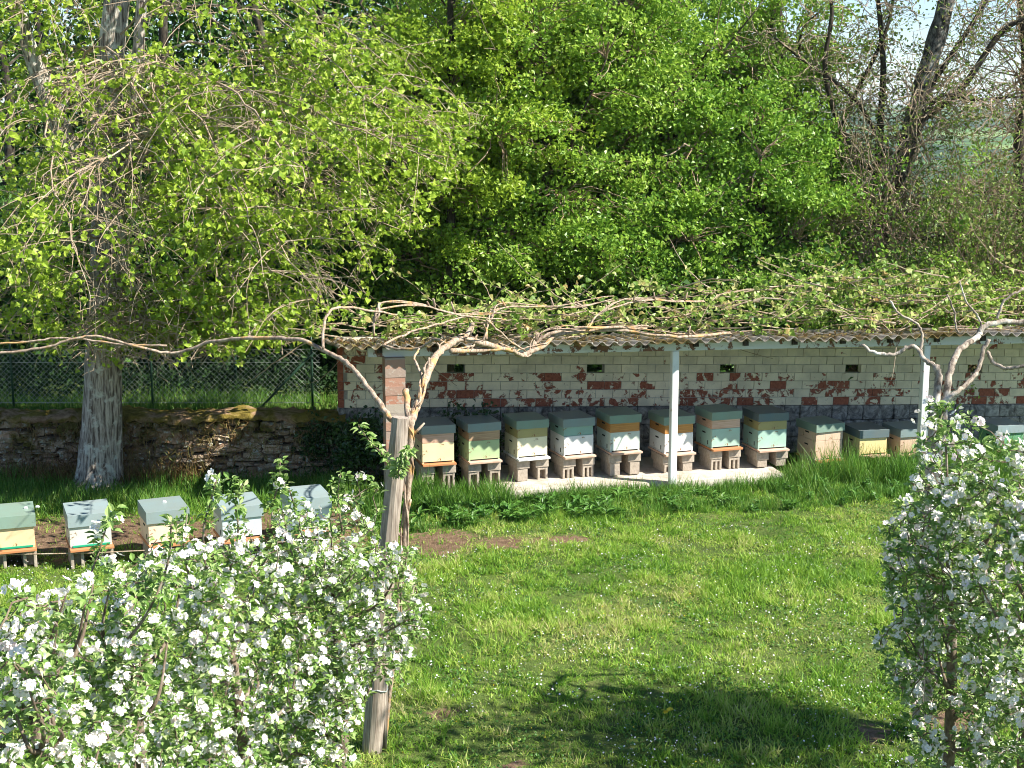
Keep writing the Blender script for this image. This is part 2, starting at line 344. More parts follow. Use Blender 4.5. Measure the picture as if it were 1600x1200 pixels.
# ------------------------------------------------------------------ setting: one ground sheet
AL = math.radians(13); DR = Vector((math.cos(AL), math.sin(AL), 0)); DN = Vector((math.sin(AL), -math.cos(AL), 0))   # shed row direction / facing
P0 = gp(1050, 766)                                   # foot of the white post
REAR = P0-DN*1.75
def yw(x):
    xl = -3.0
    yr = REAR.y+math.tan(AL)*(np.clip(x, xl, 9)-REAR.x)
    return yr+.22
def gz(x, t):
    y = t+yw(x)
    step = np.clip((t)/.2, 0, 1)*.82+np.clip((t-.2)/3, 0, 1)*.15
    h = step.copy()
    right = np.clip((x-2.0)/2.5, 0, 1)
    h -= np.clip((t-3)/25, 0, 1)*3*right*1.2
    h -= np.clip((t-8)/60, 0, 1)**1.0*7
    h -= np.clip((t-30)/170, 0, 1)*24
    h += .03*np.sin(x*1.7+y*.6)*np.cos(y*1.3)*(t < 60)
    d = np.hypot(x, y)
    h += np.clip((d-300)/1500, 0, 1)**1.2*22+np.clip((d-1500)/2200, 0, 1)*(24+10*np.sin(x/420+1)+5*np.sin(x/170+y/300))
    return h
xs = np.concatenate([-np.geomspace(12, 5000, 40)[::-1], np.arange(-11.8, 11.8, .2), np.geomspace(12, 5000, 40)])
ts = np.concatenate([-np.geomspace(14, 60, 8)[::-1], np.arange(-13.8, -.1, .2), [-.05, 0, .07, .14, .2], np.arange(.4, 6, .3), np.geomspace(6.2, 6000, 70)])
X, T = np.meshgrid(xs, ts); wfade = 1.0
Y = T+yw(X); Z = gz(X, T)
nx, nt = len(xs), len(ts)
g = MB(); ii = (np.arange(nt-1)[:, None]*nx+np.arange(nx-1)[None]).reshape(-1)
g.addn(np.stack([X, Y, Z], -1).reshape(-1, 3), np.stack([ii, ii+1, ii+nx+1, ii+nx], -1), np.zeros(nx*nt))
ground = g.build('ground', M['ground'], smooth=True); tag(ground, kind='structure')
def blob(x, y, cx, cy, rx, ry, a=0):
    c, s_ = math.cos(a), math.sin(a); dx, dy = x-cx, y-cy
    return np.clip(1.25-np.hypot((dx*c+dy*s_)/rx, (-dx*s_+dy*c)/ry), 0, 1)
def soil(x, y):
    s = np.zeros_like(x)
    for (px, py, rx, ry) in ((690, 846, .62, .75), (790, 850, .5, .38), (885, 846, .40, .3), (690, 1115, .22, .2), (1365, 1150, .22, .28), (800, 1195, .2, .1), (1500, 1120, .5, .4)):
        p = gp(px, py); s = np.maximum(s, blob(x, y, p.x, p.y, rx, ry))
    # strip under the front row of hives
    a, b = gp(20, 850), gp(500, 832)
    d = (b-a).normalized(); q = (x-a.x)*d.x+(y-a.y)*d.y; r = -(x-a.x)*d.y+(y-a.y)*d.x
    s = np.maximum(s, np.clip(1.2-np.abs(r-.25)/1.15, 0, 1)*(q < (b-a).length+.6)*1.0*(x < 0))
    s = np.maximum(s, .8*np.clip(1-np.abs(r+.75)/.2, 0, 1)*(x < -.9))
    return s
sa = ground.data.attributes.new('soil', 'FLOAT', 'POINT'); sa.data.foreach_set('value', soil(X.reshape(-1), Y.reshape(-1)).astype(np.float32))
fa = ground.data.attributes.new('far', 'FLOAT', 'POINT'); fa.data.foreach_set('value', (np.hypot(X, Y).reshape(-1) > 70).astype(np.float32))
def zat(x, y): 
    x = np.asarray(x, float); return gz(x, np.asarray(y, float)-yw(x))

# ------------------------------------------------------------------ shed
SL = {}
SH0 = P0.copy()
def along(px, off):       # signed distance along the row of pixel column px on plane with facing offset off (towards camera +)
    q = onp(px, 600, P0+DN*off, DN); return (q-P0).dot(DR)
def wp(s_, off, z): return P0+DR*s_+DN*off+Vector((0, 0, z))
shed = empty('open_shed', (P0.x, P0.y, 0), 'long low open-fronted shelter with corrugated roof, peeling white brick back wall and white posts', 'shed')
RW = -1.75
s_l = along(528, RW); s_r = along(1700, RW)
za = onp(713, 576, P0+DN*RW, DN); zb = onp(1332, 576, P0+DN*RW, DN)
kz = (zb.z-za.z)/((zb-za).dot(DR)); z576 = za.z-kz*((za-P0).dot(DR))       # course line through the vents: z = z576 + kz*s
def zc(s_, py=576):
    return z576+kz*s_-(py-576)*.00905
# bricks
ch = .126; bw = .262; brick = MB(); back = MB()
vents = [along(p, RW) for p in (713, 930, 1137, 1332, 1522)]
vrow = 0     # course that holds the vents
rows_up = 4; rows_dn = 5
Rz = Matrix.Rotation(AL, 3, 'Z')
tilt = Matrix.Rotation(-math.atan(kz), 3, 'Y')
RB = Rz @ tilt
for r_ in range(-rows_dn+1, rows_up):
    brick.box(wp(s_l+.04, RW-.04, zc(s_l)+r_*ch), (.075, .10, ch-.006), RB, 1.3)
    x = s_l+(bw/2 if r_ % 2 else 0)*1.0-bw; 
    while x < s_r:
        x0, x1 = max(x, s_l+.085), x+bw; x += bw
        if x1-x0 < .05: continue
        segs = [(x0, x1)]
        if r_ == 0:
            for v in vents:
                ns = []
                for a_, b_ in segs:
                    lo, hi = v-.125, v+.125
                    if hi <= a_ or lo >= b_: ns.append((a_, b_))
                    else:
                        if lo-a_ > .03: ns.append((a_, lo))
                        if b_-hi > .03: ns.append((hi, b_))
                segs = ns
        for a_, b_ in segs:
            sm = (a_+b_)/2; z = zc(sm)+r_*ch
            low = {-1: .33, -2: .40, -3: .45, -4: .50}.get(r_, .08)
            if sm < along(640, RW): low = max(low, .42+.1*(r_ < -1))
            val = low+random.uniform(-.18, .2)
            if r_ < 0 and random.random() < .13: val += .42
            if r_ >= 0 and random.random() < .03: val += .3
            brick.box(wp(sm, RW-.045+random.uniform(-.003, .004), z), (b_-a_-.007, .10, ch-.007), RB, val)
wall = brick.build('rear_wall', M['brick'], shed, bevel=.004)
for r_ in range(-rows_dn+1, rows_up):           # mortar backing with openings at the vents
    z = 0
    edges = [s_l+.01]+([e for v in vents for e in (v-.13, v+.13)] if r_ == 0 else [])+[s_r]
    for i in range(0, len(edges), 2):
        a_, b_ = edges[i], edges[i+1]; sm = (a_+b_)/2
        back.box(wp(sm, RW-.055, zc(sm)+r_*ch), (b_-a_, .10, ch), RB)
back.build('mortar', M['mortar'], wall)
# grey stone base below the bricks
ztop = lambda s_: zc(s_)-(rows_dn-.5)*ch
bm_ = MB(); nS = 46
for i in range(nS):
    for j in range(3):
        a_ = s_l+(s_r-s_l)*i/nS+(.1 if j % 2 else 0); wv = (s_r-s_l)/nS
        sm = a_+wv/2; zt = ztop(sm)+.0; hgt = zt/3
        bm_.box(wp(sm, RW-.1+random.uniform(-.012, .02), hgt*(j+.5)), (wv*.985, .26, hgt*.98), RB, random.random())
bm_.build('stone_base', M['greybase'], shed, bevel=.02)
# roof: front edge fitted to two pixels, falls to the back
EO = .28
e0 = onp(545, 543, P0+DN*EO, DN); e1 = onp(1560, 523, P0+DN*EO, DN)
ke = (e1.z-e0.z)/((e1-e0).dot(DR)); ze0 = e0.z-ke*((e0-P0).dot(DR))
def zeave(s_): return ze0+ke*s_
r0s, r1s = along(530, EO), s_r+.3
pitch = .172; ns = int((r1s-r0s)/pitch*8); dep = EO-RW+.30; roof = MB(); V = []
nd = 8
for i in range(ns+1):
    s_ = r0s+(r1s-r0s)*i/ns
    ph = 2*math.pi*(s_-r0s)/pitch
    sheet = int((s_-r0s)/1.05); jag = .03*math.sin(sheet*2.3)
    for j in range(nd+1):
        f = j/nd
        V.append(wp(s_, EO+jag*(1-f)-dep*f, zeave(s_)+.028*math.sin(ph)-.255*f+.012*math.sin(sheet*1.7)*(1-f)+.01*math.sin(f*9+sheet)))
V = np.array([tuple(v) for v in V]); n_ = len(V)
ii = (np.arange(ns)[:, None]*(nd+1)+np.arange(nd)[None]).reshape(-1); k_ = nd+1
top = np.stack([ii, ii+1, ii+k_+1, ii+k_], -1)
low = V.copy(); low[:, 2] -= .012
VV = np.concatenate([V, low]); bot = (top+n_)[:, ::-1]
fr = np.arange(ns)*k_; edge = np.stack([fr, fr+k_, fr+k_+n_, fr+n_], -1)
roof.addn(VV, np.concatenate([top[:, ::-1], bot[:, ::-1], edge]), np.zeros(len(VV)))
roof.build('corrugated_roof', M['roof'], shed, smooth=False)
# moss litter on roof
mp_ = []
for i in range(2600):
    f = abs(random.gauss(0, .35)); s_ = random.uniform(r0s, r1s)
    if f > .95 or (s_ > along(760, EO) and random.random() < .75): continue
    mp_.append(tuple(wp(s_, EO-dep*f, zeave(s_)-.255*f+.03+random.uniform(-.01, .015))))
lit = MB(); lit.scatter(*QL, mp_, rnd_dirs(len(mp_), .6), RS.uniform(.02, .05, len(mp_)))
lit.build('roof_litter', M['rust'], shed)
# beam, post, pillar
bb = MB(); sb0, sb1 = along(575, 0), s_r+.2
zb_ = lambda s_: zeave(s_)-.165
sm = (sb0+sb1)/2
RE = Rz @ Matrix.Rotation(-math.atan(ke), 3, 'Y')
for i in range(4):
    a_, b_ = sb0+(sb1-sb0)*i/4, sb0+(sb1-sb0)*(i+1)/4; q = (a_+b_)/2
    bb.box(wp(q, 0, zb_(q)+.055), (b_-a_-.004, .09, .125), RE)
bb.build('front_beam', M['beam'], shed, bevel=.006)
rf = MB()
for k in range(16):                                    # rafters
    s_ = sb0+.15+k*.72
    p0_ = wp(s_, .12, zeave(s_)-.075); p1_ = wp(s_, RW+.12, zeave(s_)-.075-.22); d_ = p1_-p0_
    rf = MB(); rf.box((p0_+p1_)/2, (.06, d_.length, .07), Matrix.Rotation(AL, 3, 'Z') @ Matrix.Rotation(-math.asin(-.22/d_.length), 3, 'X').inverted())
    rf.build('rafter', M['bark_dark'], shed)
for px, pyb in ((1050, 766), (1444, 756)):
    s_ = along(px, 0) if px != 1050 else 0.0
    pm = MB(); z1 = zb_(s_)-.01
    pm.box(wp(s_, 0, z1/2), (.098, .098, z1), Rz)
    pm.build('post', M['metalw'], shed, bevel=.01)
pl = MB(); s_ = along(616, .02)
zz = 0; i = 0; ztp = zb_(s_)-.01; random.seed(5)
while zz < ztp:
    hh = min(.118, ztp-zz); pl.box(wp(s_+random.uniform(-.002, .002), -.0+random.uniform(-.002, .002), zz+hh/2), (.262+.004*(i%2), .262+.004*(i%2), hh-.0005), Rz, [.1, .9, .5, .95, .35, .05, .8][i % 7]); zz += hh; i += 1
pl.build('brick_pillar', M['pillar'], shed)
# floor slab with whitewashed edge
fl = MB(); a_, b_ = along(772, .1), along(1240, .1); nn = 22
for i in range(nn):
    u0, u1 = a_+(b_-a_)*i/nn, a_+(b_-a_)*(i+1)/nn; hq = .105+.02*math.sin(i*1.9)
    d0 = .10+.025*math.sin(i*2.7)
    pass
Vs = []; nn = 90
for i in range(nn+1):
    u = a_+(b_-a_)*i/nn; d0 = -.07+.03*math.sin(u*2.3)+.02*math.sin(u*7.1)+random.uniform(-.008, .008); ht = .115+.01*math.sin(u*3.1)
    for (o_, z_) in ((d0+.02, -.05), (d0+.012, ht*.5), (d0, ht-.015), (d0-.03, ht), (d0-.4, ht+.004), (-.9, ht+.005), (-1.5, ht)): Vs.append(tuple(wp(u, o_, z_+random.uniform(-.003, .003))))
ii = (np.arange(nn)[:, None]*7+np.arange(6)[None]).reshape(-1)
fl.addn(np.array(Vs), np.stack([ii, ii+7, ii+8, ii+1], -1), np.zeros(len(Vs))); fl.add(Vs[:7], [tuple(range(7))]); fl.add(Vs[-7:], [tuple(range(6, -1, -1))])
fl.build('floor_slab', M['slab'], shed, smooth=False)

# ------------------------------------------------------------------ concrete blocks and hives
def block_mesh(w, d, h, hollow=True):
    """hollow block lying with its cells running front to back"""
    m = MB(); tk = .028
    m.box((0, 0, tk/2), (w, d, tk)); m.box((0, 0, h-tk/2), (w, d, tk))
    for x in (-w/2+tk/2, 0, w/2-tk/2): m.box((x, 0, h/2), (tk, d-.004, h-2*tk+.002))
    m.box((0, .02, h/2), (w-.06, .03, h-2*tk))
    return m
def up_block_mesh(w, d, h):
    m = MB(); tk = .03     # upright: cells vertical slots on front
    tk = .036
    for x in ((-w/2+tk/2, 0, w/2-tk/2) if w > .165 else (-w/2+tk/2, w/2-tk/2)): m.box((x, 0, h/2), (tk, d, h))
    for y in (-d/2+.13, d/2-tk/2): m.box((0, y, h/2), (w-.004, tk, h-.004))
    m.box((0, 0, h-tk/2-.004), (w-.003, d-.003, tk))
    return m
def solid_block_mesh(w, d, h):
    m = MB(); m.box((0, 0, h/2), (w, d, h)); return m
def place(me_mb, name, mat, loc, yaw, label, cat, group=None, bevel=.006):
    o = me_mb.build(name, mat, bevel=bevel); o.location = loc; o.rotation_euler = (random.uniform(-.01, .01), random.uniform(-.01, .01), yaw+random.uniform(-.04, .04))
    return tag(o, label, cat, group)
def hive(loc, yaw, W_, D_, parts, lid, lidh, board, name, group, lidW=None, strip=False, lidslope=0, tiltx=0, sides=None):
    """parts: list of (kind, height, material) from the bottom up; origin = centre of the board"""
    o = empty('bee_hive', loc, name, 'beehive', group); o.rotation_euler = (0, 0, yaw)
    b = MB(); b.box((0, -.035, .014), (W_+.025, D_+.11, .028)); bo = b.build('bottom_board', board, bevel=.003); bo.parent = o
    z = .028
    g_ = MB(); g_.box((0, -.0, z+.008), (W_-.05, D_-.012, .016)); q = g_.build('entrance', M['greenstrip'] if strip else M['black']); q.parent = o
    if strip:
        g2 = MB(); g2.box((.0, -D_/2-.012, z+.018), (W_*.9, .02, .022)); q2 = g2.build('entrance_reducer', M['greenstrip'], bevel=.003); q2.parent = o
    for x in (-W_/2+.012, W_/2-.012):
        rim = MB(); rim.box((x, 0, z+.008), (.022, D_-.004, .0155)); q = rim.build('board_rim', parts[0][2]); q.parent = o
    z += .016
    for kd, h_, m_ in parts:
        p = MB(); p.box((0, 0, h_/2), (W_, D_, h_-.003))
        ob = p.build(kd, m_, bevel=.003); ob.parent = o; ob.location = (random.uniform(-.004, .004), random.uniform(-.004, .004), z)
        for x in (-1, 1):
            hd = MB(); hd.box((x*(W_/2+.0005), 0, h_*.68), (.004, .10, .020)); hh = hd.build('hand_hold', M['black']); hh.parent = ob
        if h_ > .2:
            v = MB(); v.box((-W_/2, -D_/2+.12, .05), (.006, .022, .06)); vv = v.build('vent_hole', M['black']); vv.parent = ob
        z += h_
    lw = lidW or W_+.045; ld = D_+.05
    L = MB(); x_, y_ = lw/2, ld/2
    zt = [lidh]*4
    P = [(-x_, -y_, -.012), (x_, -y_, -.012), (x_, y_, -.012), (-x_, y_, -.012), (-x_, -y_, lidh-lidslope), (x_, -y_, lidh-lidslope), (x_, y_, lidh), (-x_, y_, lidh)]
    L.add(P, [(0,3,2,1),(4,5,6,7),(0,1,5,4),(1,2,6,5),(2,3,7,6),(3,0,4,7)])
    for (cx, cy) in ((-x_+.03, -y_-.0005), (x_-.03, -y_-.0005)): L.box((cx, cy, lidh*.3), (.012, .003, .012))
    lo = L.build('lid', lid, bevel=.004); lo.parent = o; lo.location = (0, 0, z); lo.rotation_euler = (random.uniform(-.006, .006), random.uniform(-.01, .01), random.uniform(-.02, .02))
    return o
HV = [
 # xl, xr (lid front), y_bottom_board, yaw, parts(super mat, brood mat), lid, y_lidtop_front, board, desc
 (660, 712, 727, 17, 'pink_wood', 'p_cream', 'lid_blue', 'terracotta', 'hive with cream yellow box and bare pinkish wood super', 'yellow hive next to the pole'),
 (732, 784, 723, 19, 'raw_wood', 'p_green', 'lid_blue', 'board_wood', 'hive with light green box under a brown wood super', 'light green hive'),
 (809, 858, 718, 21, 'p_khaki', 'p_pale', 'lid_green', 'p_white', 'hive with pale yellow box, khaki super and white landing board', 'pale yellow shed hive'),
 (881, 930, 715, 21, 'p_aqua', 'p_white', 'lid_blue', 'board_wood', 'hive with bright white box under a weathered teal super', 'white hive with teal super'),
 (954, 1002, 709, 19, 'orange_wood', 'p_mintwhite', 'lid_green', 'board_wood', 'hive with mint white box under orange super, just left of the white post', 'pale mint hive left of the post'),
 (1038, 1086, 711, 20, 'orange_wood', 'p_white', 'lid_green', 'board_wood', 'white hive with orange super partly hidden behind the white post', 'white hive behind the post'),
 (1112, 1159, 703, 19, 'pink_wood', 'p_mint', 'lid_green', 'terracotta', 'mint green hive with tan wood super and grey green lid', 'mint hive with wood super'),
 (1185, 1231, 705, 16, 'p_khaki', 'p_mint', 'lid_dark', 'board_wood', 'mint green hive with khaki super and dark slate lid', 'mint hive with khaki super'),
 (1274, 1319, 721, 20, 'p_pink', 'p_pink', 'lid_green', 'terracotta', 'all pink hive with green lid standing in the long grass', 'all pink hive'),
 (1344, 1388, 714, 16, None, 'p_yellow', 'lid_dark', 'board_wood', 'low single box yellow hive with dark lid', 'low yellow hive'),
 (1408, 1450, 712, 15, None, 'p_pink', 'lid_blue', 'board_wood', 'low pink hive half hidden behind the blossoming apple tree', 'low pink hive'),
 (1557, 1602, 706, 14, None, 'p_grass', 'lid_pale', 'board_wood', 'green hive with pale lid at the right edge beyond the apple tree', 'green hive at the right edge'),
]
HOFF = -.47
SKL = []
for i, (xl, xr, yb, yaw, sp, br, lid, board, desc, short) in enumerate(HV):
    off = HOFF
    c = onp((xl+xr)/2, yb, P0+DN*off, DN)
    ya = math.radians(yaw)
    W_ = .445; D_ = .50; lidW = .48
    fw = Vector((math.sin(ya), -math.cos(ya), 0))
    loc = c-fw*(D_/2+.04); loc.z = c.z-.0
    parts = [('brood_box', .262 if sp else .25, M[br])]
    if sp: parts.append(('super', .142, M[sp]))
    o = hive(loc, ya, W_, D_, parts, M[lid], .105, M[board], 'bee'+desc, 'beehives in a row under the shed roof', lidW)
    onslab = 760 < xl < 1235
    gz_ = .125 if onslab else 0.0
    if not onslab and i > 7: gz_ = 0.0
    hz = loc.z-gz_
    up_h = .125; lo_h = max(.08, hz-up_h-.002)
    rt = Vector((math.cos(ya), math.sin(ya), 0))
    for sgn, sn in ((-1, 'left'), (1, 'right')):
        pc = loc+rt*(sgn*(W_/2-.075))+fw*.06
        place(solid_block_mesh(.19, .42, up_h-.002), 'concrete_block', M['concrete'], (pc.x, pc.y, gz_+lo_h+.001), ya, 'upper grey block under the '+sn+' half of the '+short, 'block', 'upper blocks of the hive stands')
        pc2 = pc+rt*(-sgn*.0)+fw*.02
        if i in (4, 7) or (i, sn) in ((2, 'left'), (5, 'right')): bmesh_ = solid_block_mesh(.15, .36, lo_h)
        else: bmesh_ = up_block_mesh(.155 if i % 3 else .17, .36, lo_h)
        place(bmesh_, 'concrete_block', M['concrete'], (pc2.x, pc2.y, gz_), ya, 'lower grey block under the '+sn+' half of the '+short, 'block', 'lower blocks of the hive stands')
# front row at left
FR = [(-12, 57, 863, 20, 'p_orange', 'lid_green', 808, 'hive with apricot box and green entrance strip, cut by the left edge', 'apricot hive at the left edge'),
      (110, 178, 859, 22, 'p_grey', 'lid_pale', 806, 'hive with pale grey box, green entrance strip and grey green lid', 'pale grey hive'),
      (232, 300, 853, 25, 'p_peach', 'lid_blue', 800, 'hive with peach box and speckled lid behind the apple blossom', 'peach hive'),
      (348, 414, 846, 23, 'p_iceblue', 'lid_pale', 793, 'ice blue hive mostly hidden by apple blossom', 'ice blue hive'),
      (457, 520, 832, 22, 'p_iceblue', 'lid_pale', 771, 'ice blue hive farthest right in the front row, above the apple blossom', 'ice blue hive farthest right')]
fz = .20
FL = []
for i, (xl, xr, yb, yaw, br, lid, yt, desc, short) in enumerate(FR):
    c = gp((xl+xr)/2, yb, fz); ya = math.radians(yaw); fw = Vector((math.sin(ya), -math.cos(ya), 0)); rt = Vector((math.cos(ya), math.sin(ya), 0))
    loc = c-fw*.30
    o = hive(loc, ya, .465, .50, [('brood_box', .245, M[br])], M[lid], .15, M['terracotta'], 'wooden bee'+desc, 'beehives in a row on the bare soil strip', .50, strip=(i < 2), lidslope=.02)
    FL.append(c)
    for sgn, sn in ((-1, 'left'), (1, 'right')):
        pc = loc+rt*(sgn*.16)+fw*.05
        place(up_block_mesh(.15, .44, fz+.02), 'concrete_block', M['pink_wood'] if False else M['concrete'], (pc.x, pc.y, -.02-.002), ya, 'low block on soil under the '+sn+' half of the '+short, 'block', 'blocks under the front hives')
rod = MB(); a_, b_ = FL[0]-Vector((1.5, .12, -.0)), FL[-1]+Vector((.5, 0, 0))
rod.tube([FL[0]+Vector((-1.2, -.05, -.03)), FL[1]+Vector((0, -.03, -.03)), FL[2]+Vector((0, -.03, -.03)), FL[3]+Vector((0, -.03, -.03)), FL[4]+Vector((.6, -.05, -.03))], .008, 5)
tag(rod.build('steel_rod', M['twig_pale']), 'thin rusty rod running low along the fronts of the front row hives', 'rod')
# small white stones on two lids
for (i, sx, sy, nm) in ((0, .05, .03, 'white pebble on the lid of the apricot hive, left one'), (0, .17, .08, 'white pebble on the lid of the apricot hive, right one'), (2, -.13, .05, 'white pebble on the lid of the peach hive')):
    c = FL[i]; m = MB(); m.box((0, 0, .012), (.05, .035, .022), None, .5, .7)
    lo_ = Vector((c.x+sx, c.y+.3+sy, fz+.044+.245+.15-.012)); q = m.build('pebble', M['p_white'], bevel=.006); q.location = lo_; tag(q, nm, 'stone', 'pebbles on the front lids')

# ------------------------------------------------------------------ dry stone wall at left
stw = empty('dry_stone_wall', (-5, 20.5, 0), 'low mossy dry stone wall behind the big tree', 'stone wall')
yb_ = float(yw(-5.0))-.12
wx0, wx1 = -13.0, float(onp(535, 600, P0+DN*RW, DN).x)+.05
st = MB(); z = 0
import itertools
ICO = None
def stone(m, c, d, r):
    # rounded irregular block from a 3x3x3-surface grid
    n = 3; pts = {}; V = []; Fq = []
    def idx(i, j, k):
        key = (i, j, k)
        if key not in pts:
            p = Vector(((i/n-.5)*2, (j/n-.5)*2, (k/n-.5)*2)); q = p.normalized()*1.25; p = p.lerp(q, .35)
            p = Vector((p.x*d[0]/2, p.y*d[1]/2, p.z*d[2]/2))+Vector((random.gauss(0, .05)*d[0], random.gauss(0, .05)*d[1], random.gauss(0, .06)*d[2]))
            pts[key] = len(V); V.append((p.x+c[0], p.y+c[1], p.z+c[2]))
        return pts[key]
    for a in range(n):
        for b in range(n):
            Fq.append((idx(a, 0, b), idx(a+1, 0, b), idx(a+1, 0, b+1), idx(a, 0, b+1)))
            Fq.append((idx(a, b, n), idx(a+1, b, n), idx(a+1, b+1, n), idx(a, b+1, n)))
            Fq.append((idx(0, a+0, b), idx(0, a, b+1), idx(0, a+1, b+1), idx(0, a+1, b)))
            Fq.append((idx(n, a+0, b), idx(n, a+1, b), idx(n, a+1, b+1), idx(n, a, b+1)))
    m.add(V, Fq, r)
while z < .84:
    hh = random.uniform(.05, .12); x = wx0
    while x < wx1:
        ww = random.uniform(.07, .30) if random.random() < .85 else random.uniform(.3, .5)
        h2 = hh*random.uniform(.6, 1.5)
        stone(st, (x+ww/2, yb_+random.uniform(-.05, .05)+.06*(z/.9), z+hh/2+random.uniform(-.03, .03)), (ww*.93, .3, h2*.9), random.random())
        x += ww
    z += hh
stone(st, (float(at(268, 675, yb_).x), yb_-.06, float(at(268, 677, yb_).z)), (.36, .3, .21), .99)
st.build('stones', M['stone'], stw, smooth=False)
bk = MB(); bk.box(((wx0+wx1)/2, yb_+.14, .42), (wx1-wx0, .22, .83)); bk.build('shadow_core', M['core_shade'], stw)  # near-black core paints in the shade between the stones
cp = MB(); nxx = int((wx1-wx0)/.08); Vc = []
for i in range(nxx+1):
    x = wx0+(wx1-wx0)*i/nxx
    for j, (dy, dz) in enumerate(((-.17, .86), (-.18, .90), (-.10, .94), (.1, .95), (.35, .95), (.5, .90))):
        Vc.append((x, yb_+dy+random.gauss(0, .02), dz+random.gauss(0, .015)+.02*math.sin(x*3)))
ii = (np.arange(nxx)[:, None]*6+np.arange(5)[None]).reshape(-1)
cp.addn(np.array(Vc), np.stack([ii, ii+6, ii+7, ii+1], -1), np.zeros(len(Vc))); cp.build('moss_cap', M['moss'], stw, smooth=True)

# ------------------------------------------------------------------ chain link fence
fe = empty('chain_link_fence', (-5, 21.9, .9), 'green chain link fence standing above the mossy stone wall', 'fence')
FY = yb_+.75; fz0 = .93; fz1 = at(240, 546, FY).z
fm = MB(); x0, x1 = -12.5, float(at(500, 600, FY).x); hgt = fz1-fz0; dx = .078; i = 0
tri_r = .0024
n_w = int((x1-x0+hgt)/dx)
for i in range(n_w):
    for sg in (1, -1):
        xa = x0-hgt+i*dx if sg > 0 else x0+i*dx; xb = xa+sg*hgt
        pa, pb = [xa, fz0], [xb, fz1]
        lo_x, hi_x = x0, x1
        # clip to fence length
        def clipx(pa, pb, X_):
            f = (X_-pa[0])/(pb[0]-pa[0]); return [X_, pa[1]+f*(pb[1]-pa[1])]
        A_, B_ = (pa, pb) if pa[0] < pb[0] else (pb, pa)
        if B_[0] <= lo_x or A_[0] >= hi_x: continue
        if A_[0] < lo_x: A_ = clipx(A_, B_, lo_x)
        if B_[0] > hi_x: B_ = clipx(A_, B_, hi_x)
        fm.tube([(A_[0], FY+.004*sg, A_[1]), (B_[0], FY+.004*sg, B_[1])], tri_r, 3)
fm.build('wire_mesh', M['wire'], fe)
wm = MB()
for zz in (fz1+.003, fz0+.62, fz0+.02): wm.tube([(x0, FY, zz), (x1, FY, zz)], .0045, 4)
for py in (517, 492): wm.tube([(x0, FY, at(240, py, FY).z), (x1, FY, at(240, py-4, FY).z)], .003, 4)
wm.build('tension_wire', M['wire'], fe)
for px, top in ((238, 505), (488, 500), (20, 505), (-220, 505)):
    pm = MB(); p = at(px, 600, FY); pm.tube([(p.x, FY-.02, .85), (p.x, FY-.02, at(px, top, FY).z)], .017, 8)
    pm.build('post', M['fencegreen'], fe, smooth=True)
pm = MB(); pa, pb = at(490, 550, FY), at(410, 640, FY-.02); pm.tube([(pa.x, FY-.03, pa.z), (pb.x, FY-.03, .9)], .018, 8); pm.build('brace', M['fencegreen'], fe, smooth=True)
# separate green post farther back
pp = MB(); p = at(366, 530, FY+1.2); pp.tube([(p.x, p.y, .9), (p.x, p.y, at(366, 495, FY+1.2).z)], .025, 8); 
tag(pp.build('stake', M['fencegreen'], smooth=True), 'short green stake behind the chain link fence', 'stake')

# ------------------------------------------------------------------ trees: limbs + twigs reaching every leaf clump
def smoothpath(pts, n=4):
    pts = [Vector(p) for p in pts]; out = []
    P = [pts[0]*2-pts[1]]+pts+[pts[-1]*2-pts[-2]]
    for i in range(1, len(P)-2):
        for j in range(n):
            t_ = j/n; a, b, c, d = P[i-1], P[i], P[i+1], P[i+2]
            out.append(.5*((2*b)+(-a+c)*t_+(2*a-5*b+4*c-d)*t_**2+(-a+3*b-3*c+d)*t_**3))
    out.append(pts[-1]); return out
def taper(n, a, b): return [a+(b-a)*i/(n-1) for i in range(n)]
def droop_path(a, b, sag=.15, n=5, jit=.04):
    a, b = Vector(a), Vector(b); L = (b-a).length; out = []
    for i in range(n+1):
        f = i/n; p = a.lerp(b, f); p.z += -sag*L*4*f*(1-f)*(-1)
        if 0 < i < n: p += Vector((random.gauss(0, jit), random.gauss(0, jit), random.gauss(0, jit)))*L
        out.append(p)
    return out
